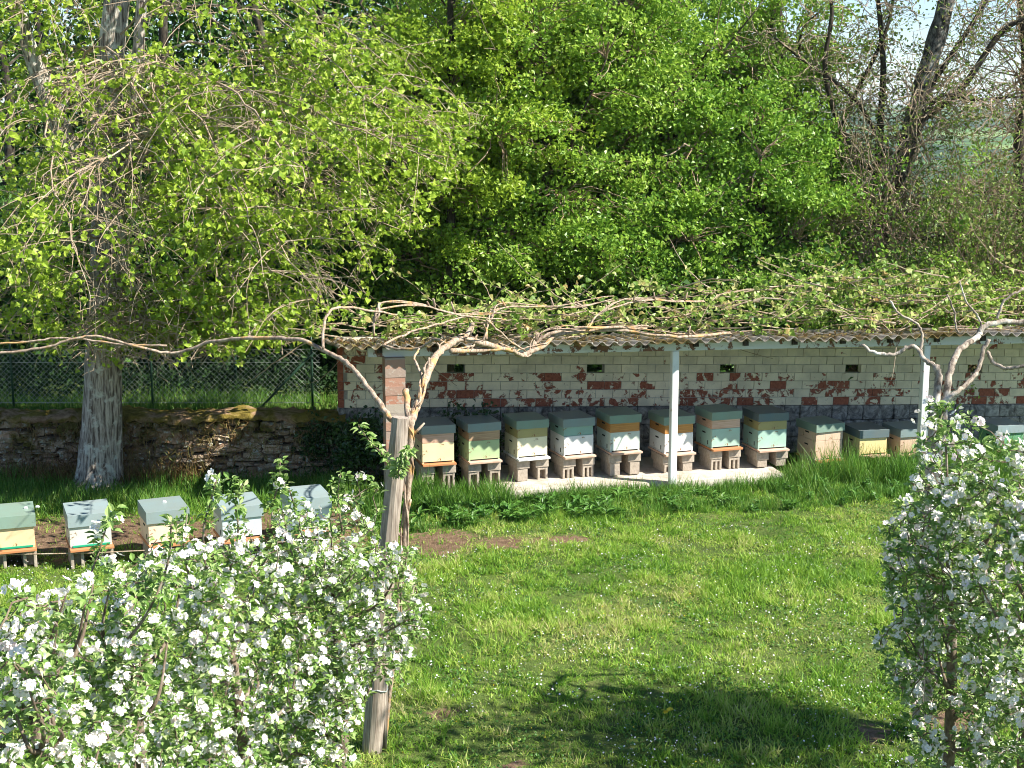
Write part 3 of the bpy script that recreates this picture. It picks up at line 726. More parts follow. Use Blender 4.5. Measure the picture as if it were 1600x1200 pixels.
def crown_tree(name, base, lab, cat, trunk, limbs, clumps, leafmat_, barkm, twigm, tmpl, lsize, per, spread, group=None, up=.35, twigr=.008, twigs=True, sunb=.35, trunk_r=.2, kind='crown'):
    root = empty(name, base, lab, cat, group)
    tb = MB(); tp = smoothpath(trunk, 5); tb.tube(tp, taper(len(tp), trunk_r, trunk_r*.45), 12, wob=.06)
    tb.build('trunk', barkm, root, smooth=True)
    nodes = list(tp[len(tp)//3:])
    lb = MB()
    for L, r0_ in limbs:
        lp = smoothpath(L, 5); lb.tube(lp, taper(len(lp), r0_, r0_*.3), 7, wob=.05); nodes += lp[3:]
    if limbs: lb.build('limbs', barkm, root, smooth=True)
    cl = np.asarray(clumps, float); NA = np.array([tuple(p) for p in nodes])
    if twigs:
        tw = MB()
        for c in cl:
            d = np.linalg.norm(NA-c, axis=1)+np.abs(NA[:, 2]-c[2]+.3)*.3; k = int(np.argmin(d)); 
            pth = droop_path(NA[k], c, .06, 5, .05); tw.tube(pth, taper(len(pth), twigr*1.8, twigr*.5), 3, cap=False)
        tw.build('twigs', twigm, root)
    n = len(cl)*per; idx = np.repeat(np.arange(len(cl)), per)
    sp = np.asarray(spread, float); off = RS.normal(size=(n, 3)); off /= np.linalg.norm(off, axis=1, keepdims=True); off *= RS.rand(n, 1)**.5
    pos = cl[idx]+off*sp
    lf = MB(); lf.scatter(*tmpl, pos, rnd_dirs(n, up, sunb), RS.uniform(.7, 1.3, n)*lsize, jit=.12, rnd=(RS.rand(len(cl))[idx]*.35+RS.rand(n)*.65))
    o = lf.build(kind, leafmat_, root)
    return root
# --- the big linden on the left
LY = 19.95
lin_root = empty('linden_tree', gp(155, 758), 'large tree with pale furrowed trunk and fresh lime green leaves at left', 'tree')
TR = [(gp(150, 764), .36), (at(153, 735, LY), .30), (at(158, 640, LY), .258), (at(162, 520, LY), .240), (at(170, 400, LY), .24), (at(166, 250, LY), .215), (at(172, 110, LY), .18), (at(186, -30, LY), .16), (at(195, -200, LY), .13), (at(185, -420, LY), .08)]
def catm(vals, n):
    v = [Vector((x, 0, 0)) for x in vals]; return [q.x for q in smoothpath(v, n)]
tb = MB(); tp = smoothpath([p for p, r in TR], 6); rr = catm([r for p, r in TR], 6)
# trunk with fluted cross-section
k = 20; Vt = []
for i, (p, r_) in enumerate(zip(tp, rr)):
    fl_ = max(0, 1-i/14)
    for j in range(k):
        q = 2*math.pi*j/k; m = 1+.07*math.sin(3*q+i*.08)+.04*math.sin(7*q+i*.15)+.22*fl_*max(0, math.sin(4*q+1))**2+random.uniform(-.02, .02)
        Vt.append((p.x+math.cos(q)*r_*m, p.y+math.sin(q)*r_*m, p.z))
n_ = len(tp); ia = np.arange(n_-1)[:, None]*k; ja = np.arange(k)[None]; jb = (ja+1) % k
tb.addn(np.array(Vt), np.stack([ia+ja, ia+jb, ia+k+jb, ia+k+ja], -1).reshape(-1, 4), np.zeros(len(Vt)))
tb.build('trunk', M['bark_linden'], lin_root, smooth=True)
limbs = [([at(150, 330, LY), at(105, 220, LY-.2), at(62, 120, LY-.4), at(22, 0, LY-.6), at(-10, -120, LY-.8)], .15),
         ([at(175, 330, LY), at(205, 220, LY-.1), at(214, 110, LY-.2), at(222, 0, LY-.2), at(235, -130, LY)], .11),
         ([at(165, 300, LY), at(190, 240, LY-.3), at(250, 190, LY-.8), at(300, 150, LY-1.2)], .08)]
nodes = [p for p in tp[18:]]
lb = MB()
for L, r0_ in limbs:
    lp = smoothpath(L, 5); lb.tube(lp, taper(len(lp), r0_, r0_*.5), 9, wob=.07); nodes += lp
C0 = at(170, 100, LY)
def scr(p):
    v = Vector(p)-Vector((0, 0, H)); zc_ = v.y*CP-v.z*SP
    return 800+F*v.x/zc_, 600-F*(v.y*SP+v.z*CP)/zc_
def limy(px): return float(np.interp(px, [0, 200, 420, 520, 600, 660, 740, 830], [540, 590, 550, 500, 440, 380, 240, 60]))
prim = []; pm_ = MB()
for q in range(64):          # long primaries arching out and down
    a = random.choice(nodes[4:]); az = random.uniform(0, 2*math.pi)
    if q < 34: az = random.uniform(-2.2, .5)      # towards camera and to the right, where the crown shows
    L = random.uniform(2.8, 5.6) if math.cos(az) > .1 else random.uniform(2.0, 3.6)
    d = Vector((math.cos(az), math.sin(az)*.75, 0)); z0 = a.z
    rise = random.uniform(.1, .7); fall = random.uniform(.3, 1.9)
    if q >= 50: a = random.choice(nodes[:9]); az = random.uniform(-1.6, .3); d = Vector((math.cos(az), math.sin(az)*.75, 0)); L = random.uniform(1.6, 4.2); rise = random.uniform(0, .3); fall = random.uniform(.2, 1.3)
    pts = [a, a+d*L*.3+Vector((0, 0, rise)), a+d*L*.65+Vector((random.gauss(0, .2), 0, rise*.4-fall*.25)), a+d*L+Vector((random.gauss(0, .3), random.gauss(0, .3), -fall))]
    lp = smoothpath(pts, 6); lp = [p+Vector((random.gauss(0, .035), random.gauss(0, .03), random.gauss(0, .035))) for p in lp]; lp = [p for i, p in enumerate(lp) if i < 6 or scr(p)[1] < limy(scr(p)[0])-25]; pm_.tube(lp, taper(len(lp), random.uniform(.015, .026), .006), 5, wob=.08); prim.append((lp, d))
# the low nearly level bough crossing the trunk
lb.build('limbs', M['bark_linden'], lin_root, smooth=True); pm_.build('branches', M['twig_pale'], lin_root, smooth=True)
tw = MB(); lpz = []; lnr = []
def inview(p):
    v = p-Vector((0, 0, H)); zc_ = v.y*CP-v.z*SP
    if zc_ < 1: return False
    px = 800+F*v.x/zc_; py = 600-F*(v.y*SP+v.z*CP)/zc_
    return px > -80 and px < 800 and py > -150 and py < 620
for lp, d in prim:
    for s_ in range(21):
        k_ = random.randint(min(5, len(lp)-2), len(lp)-1); a = lp[k_]; L = random.uniform(.7, 2.1)
        dd = (d*random.uniform(-.1, .8)+Vector((random.gauss(0, .7), random.gauss(0, .5), 0))); dz = -random.uniform(.2, 1.6)
        pts = [a]; p = a.copy(); v = (dd.normalized()+Vector((0, 0, .1)))
        nseg = 7
        for j in range(nseg):
            v = (v+Vector((random.gauss(0, .16), random.gauss(0, .16), dz/nseg*1.3+random.gauss(0, .08)))).normalized(); p = p+v*L/nseg
            if scr(p)[1] > limy(scr(p)[0])+random.uniform(-30, 20): break
            pts.append(p.copy())
        if len(pts) < 3 or not inview(pts[len(pts)//2]): continue
        tw.tube(pts, taper(len(pts), .0065, .0035), 4, cap=False)
        for p in pts[1:]:
            for c_ in range(2):
                q = Vector((random.gauss(0, .6), random.gauss(0, .6), random.gauss(-.3, .5))).normalized()*random.uniform(.06, .22)
                if random.random() < .5: tw.tube([p, p+q*.5+Vector((0, 0, .01)), p+q], [.004, .003, .0025], 3, cap=False)
                for l_ in range(random.choice((0, 0, 2, 4, 7))):
                    lpz.append(p+q+Vector((random.gauss(0, .035), random.gauss(0, .035), random.gauss(0, .035)))); lnr.append(1)
tw.build('twigs', M['twig_pale'], lin_root)
def crown_cut(P):      # keep the lower outline of the foliage near the photograph's
    keep = []
    for i, p in enumerate(P):
        v = p-Vector((0, 0, H)); zc_ = v.y*CP-v.z*SP; px = 800+F*v.x/zc_; py = 600-F*(v.y*SP+v.z*CP)/zc_
        lim = limy(px)
        if py < lim+random.gauss(0, 15) and not (100 < px < 235 and p.y < LY and random.random() < .78) and (math.sin(p.x*2.3+p.z*1.1)+math.sin(p.z*2.9-p.x*1.3+p.y)) > -1.0+random.gauss(0, .3): keep.append(tuple(p))
    return np.array(keep)
lpz = crown_cut(lpz)
print('linden leaves', len(lpz))
lf = MB(); lf.scatter(*LINDEN_T, lpz, rnd_dirs(len(lpz), .5, .5), RS.uniform(.045, .09, len(lpz)), jit=.2)
lf.build('crown', M['linden'], lin_root)

def clumpy(n, c, r, zmin, nb=None):
    # crown made of boughs: sub-clusters inside the crown volume, leaving gaps between them
    nb = nb or max(8, n//7); B = ell(nb, c, r, .3, zmin); B = B if len(B) else ell(nb, c, r, .3)
    ix = RS.randint(0, len(B), n); return B[ix]+RS.normal(size=(n, 3))*(.34, .3, .20)
def ell(n, c, r, shell=.55, zmin=None):
    d = RS.normal(size=(n, 3)); d /= np.linalg.norm(d, axis=1, keepdims=True)
    rad = (shell+(1-shell)*RS.rand(n, 1)); p = np.array(c)+d*rad*np.array(r)
    if zmin is not None: p = p[p[:, 2] > zmin]
    return p
def std_limbs(base, h0, c, r, n=9):
    out = []
    for i in range(n):
        az = 2*math.pi*i/n+random.uniform(-.3, .3); z0 = h0+random.uniform(-.2, .45)*r[2]
        a = Vector((base[0], base[1], z0)); e = Vector((c[0]+math.cos(az)*r[0]*.75, c[1]+math.sin(az)*r[1]*.75, c[2]+random.uniform(-.4, .7)*r[2]))
        m = a.lerp(e, .5)+Vector((random.gauss(0, .15), random.gauss(0, .15), .25)); out.append(([a, m, e], .035))
    return out
MIDS = [
 # px, Y, crown center px, py, radii, clumps, mat, label
 (640, 24.6, 640, 250, (2.6, 1.6, 3.2), 420, 'mid2', 'bushy lime green tree between the big lime tree and the middle of the shed'),
 (860, 23.8, 850, 200, (2.1, 1.5, 3.6), 520, 'mid2', 'tall yellow green tree with the densest leaves above the middle of the shed'),
 (820, 25.2, 800, 420, (2.6, 1.2, 1.4), 260, 'mid', 'dark green bush low behind the shed roof, left of centre'),
 (1040, 25.4, 1055, 160, (1.9, 1.4, 3.6), 420, 'mid', 'slender mid green tree with a thin grey trunk, right of centre'),
 (1190, 24.8, 1180, 330, (1.7, 1.4, 2.0), 420, 'mid', 'leafy green shrub behind the shed, left of the bare twisted tree'),
 (1230, 26.4, 1200, 90, (1.5, 1.2, 2.2), 230, 'mid2', 'pale green airy tree top showing sky gaps at upper right'),
 (300, 25.5, 330, 340, (3.0, 1.4, 2.8), 260, 'dark', 'dark leaved tree behind the fence at left'),
 (1010, 24.0, 990, 400, (1.8, 1.0, 1.1), 300, 'mid', 'green shrub directly behind the shed roof at the centre'),
 (950, 27.0, 960, 230, (2.0, 1.0, 3.2), 420, 'mid', 'green tree filling the background between the two tallest trees'),
 (1120, 27.3, 1120, 250, (2.0, 1.0, 3.0), 400, 'mid', 'green tree behind the slender thin trunked tree'),
 (700, 23.2, 705, 150, (1.9, 1.1, 2.6), 430, 'linden', 'lime green tree top touching the right side of the big lime tree'),
 (690, 24.0, 700, 410, (1.6, .9, 1.1), 260, 'mid2', 'green shrub behind the left end of the shed roof'),
 (930, 24.4, 925, 90, (1.7, 1.1, 1.9), 300, 'mid2', 'yellow green tree top filling the upper middle'),
 (740, 26.8, 730, 300, (2.2, 1.0, 3.4), 420, 'mid', 'green tree deep in the wood right of the lime tree'),
 (1270, 26.0, 1260, 300, (1.3, .9, 1.6), 240, 'mid', 'small green tree left of the crooked dark boughs'),
]
for (px, Y_, cx, cy, r_, nc, mt, lab) in MIDS:
    c = at(cx, cy, Y_); b = at(px, 640, Y_); bz = float(zat(b.x, Y_)); base = Vector((b.x, Y_, bz-.05))
    cl = clumpy(int(nc*1.3), c, r_, bz+.5)
    trunk = [base, base.lerp(Vector((c.x, c.y, c.z)), .5)+Vector((random.gauss(0, .15), 0, 0)), Vector((c.x, c.y, c.z+r_[2]*.7))]
    crown_tree('broadleaf_tree' if r_[2] > 1.5 else 'shrub', base, lab, 'tree' if r_[2] > 1.5 else 'shrub', trunk, std_limbs(base, c.z-r_[2]*.5, c, r_, 7), cl, M[mt], M['bark_dark'], M['twig'], QL, .078, 52, (.30, .28, .17), 'trees growing behind the shed and fence', trunk_r=.10)
# far wood as one mass
def mass(px0, px1, Ylo, Yhi, n, zt):
    P = []
    while len(P) < n:
        Y_ = random.uniform(Ylo, Yhi); px = random.uniform(px0, px1); x = (px-800)/F*Y_
        z0 = float(zat(x, Y_)); P.append((x, Y_, random.uniform(z0-.2, zt)))
    return np.array(P)
wd = MB()
cl = np.concatenate([mass(-250, 1130, 28, 33, 1500, 9.5), mass(-250, 900, 27, 30, 500, 8.5), mass(-250, 545, 23.4, 25.5, 520, 3.6), mass(500, 1300, 23.6, 25.5, 300, 2.6), mass(1120, 1800, 28, 32, 520, 2.9)])
n = len(cl)*55; ix = np.repeat(np.arange(len(cl)), 55)
pos = cl[ix]+RS.normal(size=(n, 3))*(.36, .36, .3)
wd.scatter(*QL, pos, rnd_dirs(n, .4, .3), RS.uniform(.10, .17, n), jit=.1)
wo_ = wd.build('woodland', M['dark']); tag(wo_, 'dense dark wood behind the nearer trees', 'woodland', kind='stuff')
ft = [(500, 27.5), (430, 26), (560, 29), (700, 28), (105, 27), (20, 26), (360, 29), (290, 24.5), (1060, 27.5), (1150, 28.5)]
names_ = ['left of the shed', 'right of the fence brace', 'behind the left end of the roof', 'behind the yellow green tree', 'just left of the big trunk', 'at the far left', 'behind the fence middle', 'nearest behind the fence', 'behind the slender tree', 'left of the bare twisted tree']
for (px, Y_), nm in zip(ft, names_):
    b = at(px, 600, Y_); z0 = float(zat(b.x, Y_)); m = MB()
    pth = smoothpath([(b.x, Y_, z0-.1), (b.x+random.gauss(0, .15), Y_, 3), (b.x+random.gauss(0, .4), Y_, 6), (b.x+random.gauss(0, .8), Y_, 10)], 5)
    m.tube(pth, taper(len(pth), .13, .05), 8, wob=.06)
    tt = empty('forest_tree', (b.x, Y_, z0), 'thin dark trunk of a wood tree '+nm, 'tree', 'forest trunks in the shade'); m.build('trunk', M['bark_dark'], tt, smooth=True)
    lm = MB()
    for q in range(7):
        a = random.choice(pth[5:]); e = a+Vector((random.gauss(0, 1), random.gauss(0, .6), random.uniform(-.2, .9))); lm.tube(droop_path(a, e, .05), taper(6, .03, .01), 5)
    lm.build('branches', M['bark_dark'], tt)
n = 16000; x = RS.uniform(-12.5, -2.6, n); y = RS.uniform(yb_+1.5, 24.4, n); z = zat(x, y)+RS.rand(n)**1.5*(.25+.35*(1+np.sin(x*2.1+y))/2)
uc = MB(); uc.scatter(*QL, np.stack([x, y, z], 1), rnd_dirs(n, .6), RS.uniform(.05, .11, n)); tag(uc.build('undergrowth', M['under']), 'ivy undergrowth behind the fence, its shade put into the leaf colour', 'undergrowth', kind='stuff')
# --- right side: leaning trunk with bare twisted branches
def gnarly(m, a, d, L, r0_, n=12, curl=.5, grav=0, k=5):
    p = Vector(a); v = Vector(d).normalized(); pts = [p.copy()]
    for i in range(n):
        v = (v+Vector((random.gauss(0, curl), random.gauss(0, curl*.6), random.gauss(0, curl)+grav))*.5).normalized(); p = p+v*L/n; pts.append(p.copy())
    m.tube(pts, taper(len(pts), r0_, r0_*.35), k, cap=False); return pts
RY = 25.5
rb = at(1400, 640, RY); rz = float(zat(rb.x, RY)); 
rt_ = empty('leaning_tree', (rb.x, RY, rz), 'tall leaning tree with grey trunk and bare crooked branches at upper right', 'tree')
m = MB(); pth = smoothpath([(rb.x, RY, rz-.1), at(1400, 480, RY), at(1395, 340, RY), at(1425, 200, RY), at(1455, 90, RY), at(1482, -10, RY), at(1500, -120, RY)], 5)
m.tube(pth, taper(len(pth), .20, .13), 12, wob=.10); m.build('trunk', M['bark_right'], rt_, smooth=True)
m = MB(); bp = []
def bough(pts, r, dy=0, mb=None):
    lp = smoothpath([at(x, y, RY+dy) for x, y in pts], 5); (mb or m).tube(lp, taper(len(lp), r, r*.45), 7, wob=.08); bp.append(lp)
bough([(1422, 200), (1500, 140), (1560, 55), (1600, 30), (1660, 10)], .07)
bough([(1440, 155), (1480, 95), (1530, 20), (1560, -40)], .06)
bough([(1400, 300), (1330, 230), (1290, 120), (1300, 20), (1290, -40)], .06)
bough([(1398, 290), (1350, 330), (1320, 390), (1290, 430)], .05)
bough([(1400, 340), (1480, 300), (1560, 300), (1640, 290)], .05, .6)
bough([(1400, 300), (1460, 158), (1520, 156), (1600, 150)], .045, -.4)
bough([(1405, 400), (1360, 345), (1290, 352), (1280, 355)], .035, -.5)
bough([(1410, 375), (1480, 370), (1530, 380), (1600, 395)], .04, -.3)
bough([(1390, 260), (1340, 160), (1250, 90), (1200, 50)], .045)
bough([(1370, 300), (1375, 200), (1380, 100), (1370, -20)], .08, .3)
bough([(1260, 330), (1300, 240), (1330, 160), (1380, 60), (1400, -20)], .06, .5)
m.build('boughs', M['bark_dark'], rt_, smooth=True)
m = MB(); ends = []
for lp in bp:
    for q in range(56):
        a = random.choice(lp[1:]); pts = gnarly(m, a, (random.gauss(0, 1), random.gauss(0, .6), random.gauss(-.1, .9)), random.uniform(.5, 1.7), random.uniform(.006, .015), 12, .75); ends += pts[4:]
        for w_ in range(2):
            b_ = random.choice(pts[3:]); q2 = gnarly(m, b_, (random.gauss(0, 1), random.gauss(0, .6), random.gauss(0, 1)), random.uniform(.3, .8), .006, 7, .7, k=3); ends += q2[3:]
for q in range(110):
    a = random.choice(pth[3:18]); pts = gnarly(m, a+Vector((0, -.15, 0)), (random.gauss(0, .7), -.2, random.choice((-1, 1))*1.2), random.uniform(.6, 1.6), random.uniform(.008, .02), 12, .6)
for q in range(46):
    a = at(random.uniform(1290, 1470), random.uniform(60, 330), RY+random.uniform(-1.2, .4)); e = at(random.uniform(1330, 1440), random.uniform(330, 450), RY+random.uniform(-.8, .2)); n_ = 14; L_ = []
    wv = random.uniform(0, 6); 
    for i in range(n_): f = i/(n_-1); L_.append(e.lerp(a, f)+Vector((math.sin(f*9+wv)*.13+random.gauss(0, .04), random.gauss(0, .05), random.gauss(0, .05))))
    L_[0] = min(pth, key=lambda p: (p-L_[0]).length); m.tube(L_, taper(n_, random.uniform(.012, .022), .006), 5)
m.build('twigs', M['twig_pale'], rt_)
ends = [e for e in ends if random.random() < .5]
lf = MB(); E = np.array([tuple(e) for e in ends]); E = np.repeat(E, 2, 0)+RS.normal(size=(len(E)*2, 3))*.09
lf.scatter(*QL, E, rnd_dirs(len(E), .4, .3), RS.uniform(.04, .08, len(E))); lf.build('leaves', M['brownleaf'], rt_)
# right edge: second dark trunk with bare branches
eb = at(1596, 640, 26.5); ez = float(zat(eb.x, 26.5)); et = empty('bare_tree', (eb.x, 26.5, ez), 'dark bare trunk with fine twigs at the far right edge', 'tree')
m = MB(); pe = smoothpath([(eb.x, 26.5, ez-.1), at(1600, 400, 26.5), at(1592, 230, 26.5), at(1604, 120, 26.5), at(1590, -40, 26.5)], 5); m.tube(pe, taper(len(pe), .14, .06), 10, wob=.06); m.build('trunk', M['bark_dark'], et, smooth=True)
m = MB(); e2 = []
for q in range(190):
    a = random.choice(pe[4:]); dz = random.gauss(0, .6); pts = gnarly(m, a, (random.choice((-1, -1, 1))*random.uniform(.4, 1.2), random.gauss(0, .5), dz), random.uniform(.8, 2.2), random.uniform(.007, .018), 11, .55); e2 += pts[5:]
    for w_ in range(3): e2 += gnarly(m, random.choice(pts[3:]), (random.gauss(0, 1), random.gauss(0, .5), random.gauss(0, 1)), random.uniform(.3, .8), .005, 7, .6, k=3)[3:]
m.build('twigs', M['twig'], et)
e2 = [e for e in e2 if random.random() < .25]; lf = MB(); E = np.array([tuple(e) for e in e2]); lf.scatter(*QL, E, rnd_dirs(len(E), .4, .3), RS.uniform(.03, .05, len(E))); lf.build('leaves', M['brownleaf'], et)
# brushy undergrowth at right, individual shrubs
def brush(px, py_top, Y_, w, n, mat, lab, green=1.0, lsz=.05):
    b = at(px, 600, Y_); z0 = float(zat(b.x, Y_)); zt = at(px, py_top, Y_).z
    root = empty('twiggy_shrub', (b.x, Y_, z0), lab, 'shrub', 'twiggy shrubs behind the shed at right'); m = MB(); E = []
    for i in range(n):
        a = Vector((b.x+random.gauss(0, w*.3), Y_+random.gauss(0, .4), z0)); hh = (zt-z0)*random.uniform(.6, 1.1)
        pts = gnarly(m, a, (random.gauss(0, .45), random.gauss(0, .2), 1.2), hh*1.15, .014, 12, .30, .04, 4); E += pts[4:]
        for q in range(4): E += gnarly(m, random.choice(pts[3:]), (random.gauss(0, 1), random.gauss(0, .5), random.uniform(-.2, .8)), random.uniform(.3, .9), .006, 7, .5, 0, 3)[2:]
    m.build('stems', M['twig'], root)
    k_ = int(len(E)*green); E = np.array([tuple(random.choice(E)) for _ in range(k_*2)])+RS.normal(size=(k_*2, 3))*.06
    lf = MB(); lf.scatter(*QL, E, rnd_dirs(len(E), .4, .3), RS.uniform(.6, 1.3, len(E))*lsz); lf.build('leaves', M[mat], root)
brush(1290, 400, 24.3, 1.6, 26, 'mid', 'green twiggy shrub left of the leaning trunk behind the shed', 2.6, .07)
brush(1350, 230, 25.0, 1.5, 34, 'mid', 'bright green shrub just left of the leaning trunk', 2.2, .07)
brush(1450, 270, 24.6, 1.5, 40, 'brownleaf', 'brownish twiggy shrub just right of the leaning trunk', 1.8, .075)
brush(1530, 250, 25.2, 1.6, 44, 'brownleaf', 'sparse brown shrub below the valley view', 1.2, .075)
brush(1600, 250, 24.4, 1.6, 44, 'brownleaf', 'tangled brown shrub at the right edge', 1.2, .075)
brush(1500, 420, 23.6, 2.0, 30, 'mid2', 'low leafy shrub above the right part of the shed roof', 2.4, .06)
brush(1340, 430, 23.4, 1.8, 26, 'mid', 'low green shrub behind the roof beyond the last square vent', 2.6, .065)
# ivy bush behind the hives, dark fern shrub under the left wall end, foliage seen through vents
def leafball(name, c, r, n, mat, lab, cat, size=.06):
    cl = ell(n, c, r, .2, .02); root = empty(name, (c[0], c[1], 0), lab, cat); st_ = MB()
    for q in range(14): 
        e = cl[random.randrange(len(cl))]; st_.tube(droop_path((c[0]+random.gauss(0, .08), c[1], .0), e, .05), taper(6, .012, .005), 4, cap=False)
    st_.build('stems', M['bark_dark'], root)
    ix = np.repeat(np.arange(len(cl)), 22); P = cl[ix]+RS.normal(size=(len(ix), 3))*.07; P[:, 2] = np.maximum(P[:, 2], .02)
    lf = MB(); lf.scatter(*QL, P, rnd_dirs(len(P), .4, .3), RS.uniform(.7, 1.3, len(P))*size); lf.build('leaves', M[mat], root)
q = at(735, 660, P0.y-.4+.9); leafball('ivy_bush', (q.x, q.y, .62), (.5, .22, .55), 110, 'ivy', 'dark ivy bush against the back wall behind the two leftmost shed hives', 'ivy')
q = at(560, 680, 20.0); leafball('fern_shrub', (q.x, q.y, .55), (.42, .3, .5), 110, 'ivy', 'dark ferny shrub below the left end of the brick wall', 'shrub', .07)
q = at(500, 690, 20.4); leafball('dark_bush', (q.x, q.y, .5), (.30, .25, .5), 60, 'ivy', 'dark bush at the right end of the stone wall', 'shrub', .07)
# rusty brush round the linden foot
def tuft_field(name, cx, cy, rx, ry, n, h, mat, lab, cat, lean=.5, w=.012, zf=zat):
    a = RS.rand(n)*2*np.pi; r = RS.rand(n)**.5; x = cx+np.cos(a)*r*rx; y = cy+np.sin(a)*r*ry; z = zf(x, y)-.01
    m = MB(); nrm = np.stack([RS.normal(size=n)*lean*.5, RS.normal(size=n)*lean*.5, np.ones(n)], 1); hh = RS.uniform(.5, 1.2, n)*h
    m.scatter(*BLADE, np.stack([x, y, z], 1), nrm, np.stack([RS.uniform(.7, 1.4, n)*w, hh*.9, hh], 1)); o = m.build(name, M[mat]); return tag(o, lab, cat, kind='stuff')
b = gp(155, 758)
tuft_field('dry_brush', b.x+.1, b.y+.2, 1.5, .42, 2600, .36, 'rust', 'rusty dry brush and young shoots round the foot of the big tree', 'brush', .7, .014)

hb = MB(); P = []
for i in range(2600):
    x = random.choice((random.gauss(-5.2, 1.1), random.uniform(-9, -2.6))); z = random.random()**.8*.85; P.append((x, yb_-.22+random.gauss(0, .03), z+.02))
hb.scatter(*BLADE, P, np.stack([RS.normal(size=2600)*.5, -RS.rand(2600)*.5, RS.normal(size=2600)*.9], 1), np.stack([RS.uniform(.006, .014, 2600), RS.uniform(.05, .12, 2600), RS.uniform(.06, .2, 2600)], 1))
tag(hb.build('wall_brush', M['rust']), 'brown dry stems and moss hanging over the stone wall face', 'brush', kind='stuff')
# ------------------------------------------------------------------ grass
def vis_points(n, ymin, ymax):
    y = RS.uniform(ymin, ymax, n); hw = y*.38+.5; x = RS.uniform(-1, 1, n)*hw; return x, y
def fbm(x, y, s=1.0, seed=0):
    r = np.random.RandomState(seed); v = np.zeros_like(x)
    for o in range(5):
        a = r.rand()*6.28; f = s*1.9**o; ph = r.rand(4)*6.28
        v += (np.sin(x*f*math.cos(a)+y*f*math.sin(a)+ph[0]+1.3*np.sin(y*f*.7+ph[1]))*np.sin(y*f*math.cos(a)-x*f*math.sin(a)+ph[2]+1.3*np.sin(x*f*.6+ph[3])))/1.45**o
    return v
def grass():
    n = 700000; x, y = vis_points(n, 9.5, 21.3)
    keep = (y < yw(x)-.25)
    hf = fbm(x, y, 13, 41); dens = .55+.26*fbm(x, y, 2.6, 3)+.24*hf; so_ = soil(x, y); dens = dens*(1-np.clip(so_*1.5-.25+.35*fbm(x, y, 16, 71), 0, .95))
    d_ = (x-P0.x)*DN.x+(y-P0.y)*DN.y          # distance in front of post line
    s_ = (x-P0.x)*DR.x+(y-P0.y)*DR.y
    under = (d_ < .12) & (s_ > along(600, 0)) 
    dens = np.where(under & (s_ > a_slab) & (s_ < b_slab), 0, dens); dens = np.where(under & ~((s_ > a_slab) & (s_ < b_slab)), dens*.4, dens)
    keep &= RS.rand(n) < dens*(.55+.45*(y > 14))
    x, y = x[keep], y[keep]; n = len(x); f2 = fbm(x, y, 5, 9)*.6+fbm(x, y, 13, 41)*.75
    h = (.045+.036*f2.clip(-1, 1.8)+.02*fbm(x, y, 1.1, 5).clip(-1, 1.5))*RS.uniform(.6, 1.6, n); h = np.clip(h, .015, .19)
    z = zat(x, y)-.005
    m = MB(); nrm = np.stack([RS.normal(size=n)*.5, RS.normal(size=n)*.5, np.ones(n)], 1)
    dry = (.30*fbm(x, y, 1.7, 21)+.08+.10*fbm(x, y, 9, 61)).clip(-.25, .42)
    m.scatter(*BLADE, np.stack([x, y, z], 1), nrm, np.stack([RS.uniform(.006, .015, n), h*1.2, h], 1), rnd=(RS.rand(n)*.75+dry).clip(0, 1.3))
    print('grass blades', n)
    tag(m.build('grass', M['grass']), 'short sunlit lawn grass in front of the hives', 'grass', kind='stuff')
    # broad low leaves: clover, plantain
    n = 60000; x, y = vis_points(n, 9.5, 20); k_ = (fbm(x, y, 3.3, 14) > .0) & (y < yw(x)-1.9) & (soil(x, y) < .35); x, y = x[k_], y[k_]; n = len(x)
    m = MB(); nr = rnd_dirs(n, 1.2); m.scatter(*leaf_t(1, .8), np.stack([x, y, zat(x, y)+RS.uniform(.005, .05, n)], 1), nr, RS.uniform(.016, .036, n))
    tag(m.build('clover', M['weed']), 'small clover and plantain leaves among the lawn grass', 'ground cover', kind='stuff')
    n = 10000; x, y = vis_points(n, 9.8, 18); k_ = (fbm(x, y, 2.2, 31) > -.1) & (soil(x, y) < .5); x, y = x[k_], y[k_]; n = len(x)
    m = MB(); V8 = [(math.cos(q*math.pi/4), math.sin(q*math.pi/4), 0) for q in range(8)]
    m.scatter(V8, [tuple(range(8))], np.stack([x, y, zat(x, y)+RS.uniform(.03, .07, n)], 1), rnd_dirs(n, 1.6), RS.uniform(.004, .010, n)); tag(m.build('daisies', M['daisy']), 'tiny white and lilac flowers sprinkled over the lawn', 'flowers', kind='stuff')
    n = 500; x, y = vis_points(n, 9.8, 17); 
    m = MB(); m.scatter(V8, [tuple(range(8))], np.stack([x, y, zat(x, y)+RS.uniform(.03, .06, n)], 1), rnd_dirs(n, 1.6), RS.uniform(.004, .008, n)); tag(m.build('buttercups', M['yellow']), 'tiny yellow flowers sprinkled over the lawn', 'flowers', kind='stuff')
a_slab, b_slab = along(780, .1), along(1240, .1)
grass()
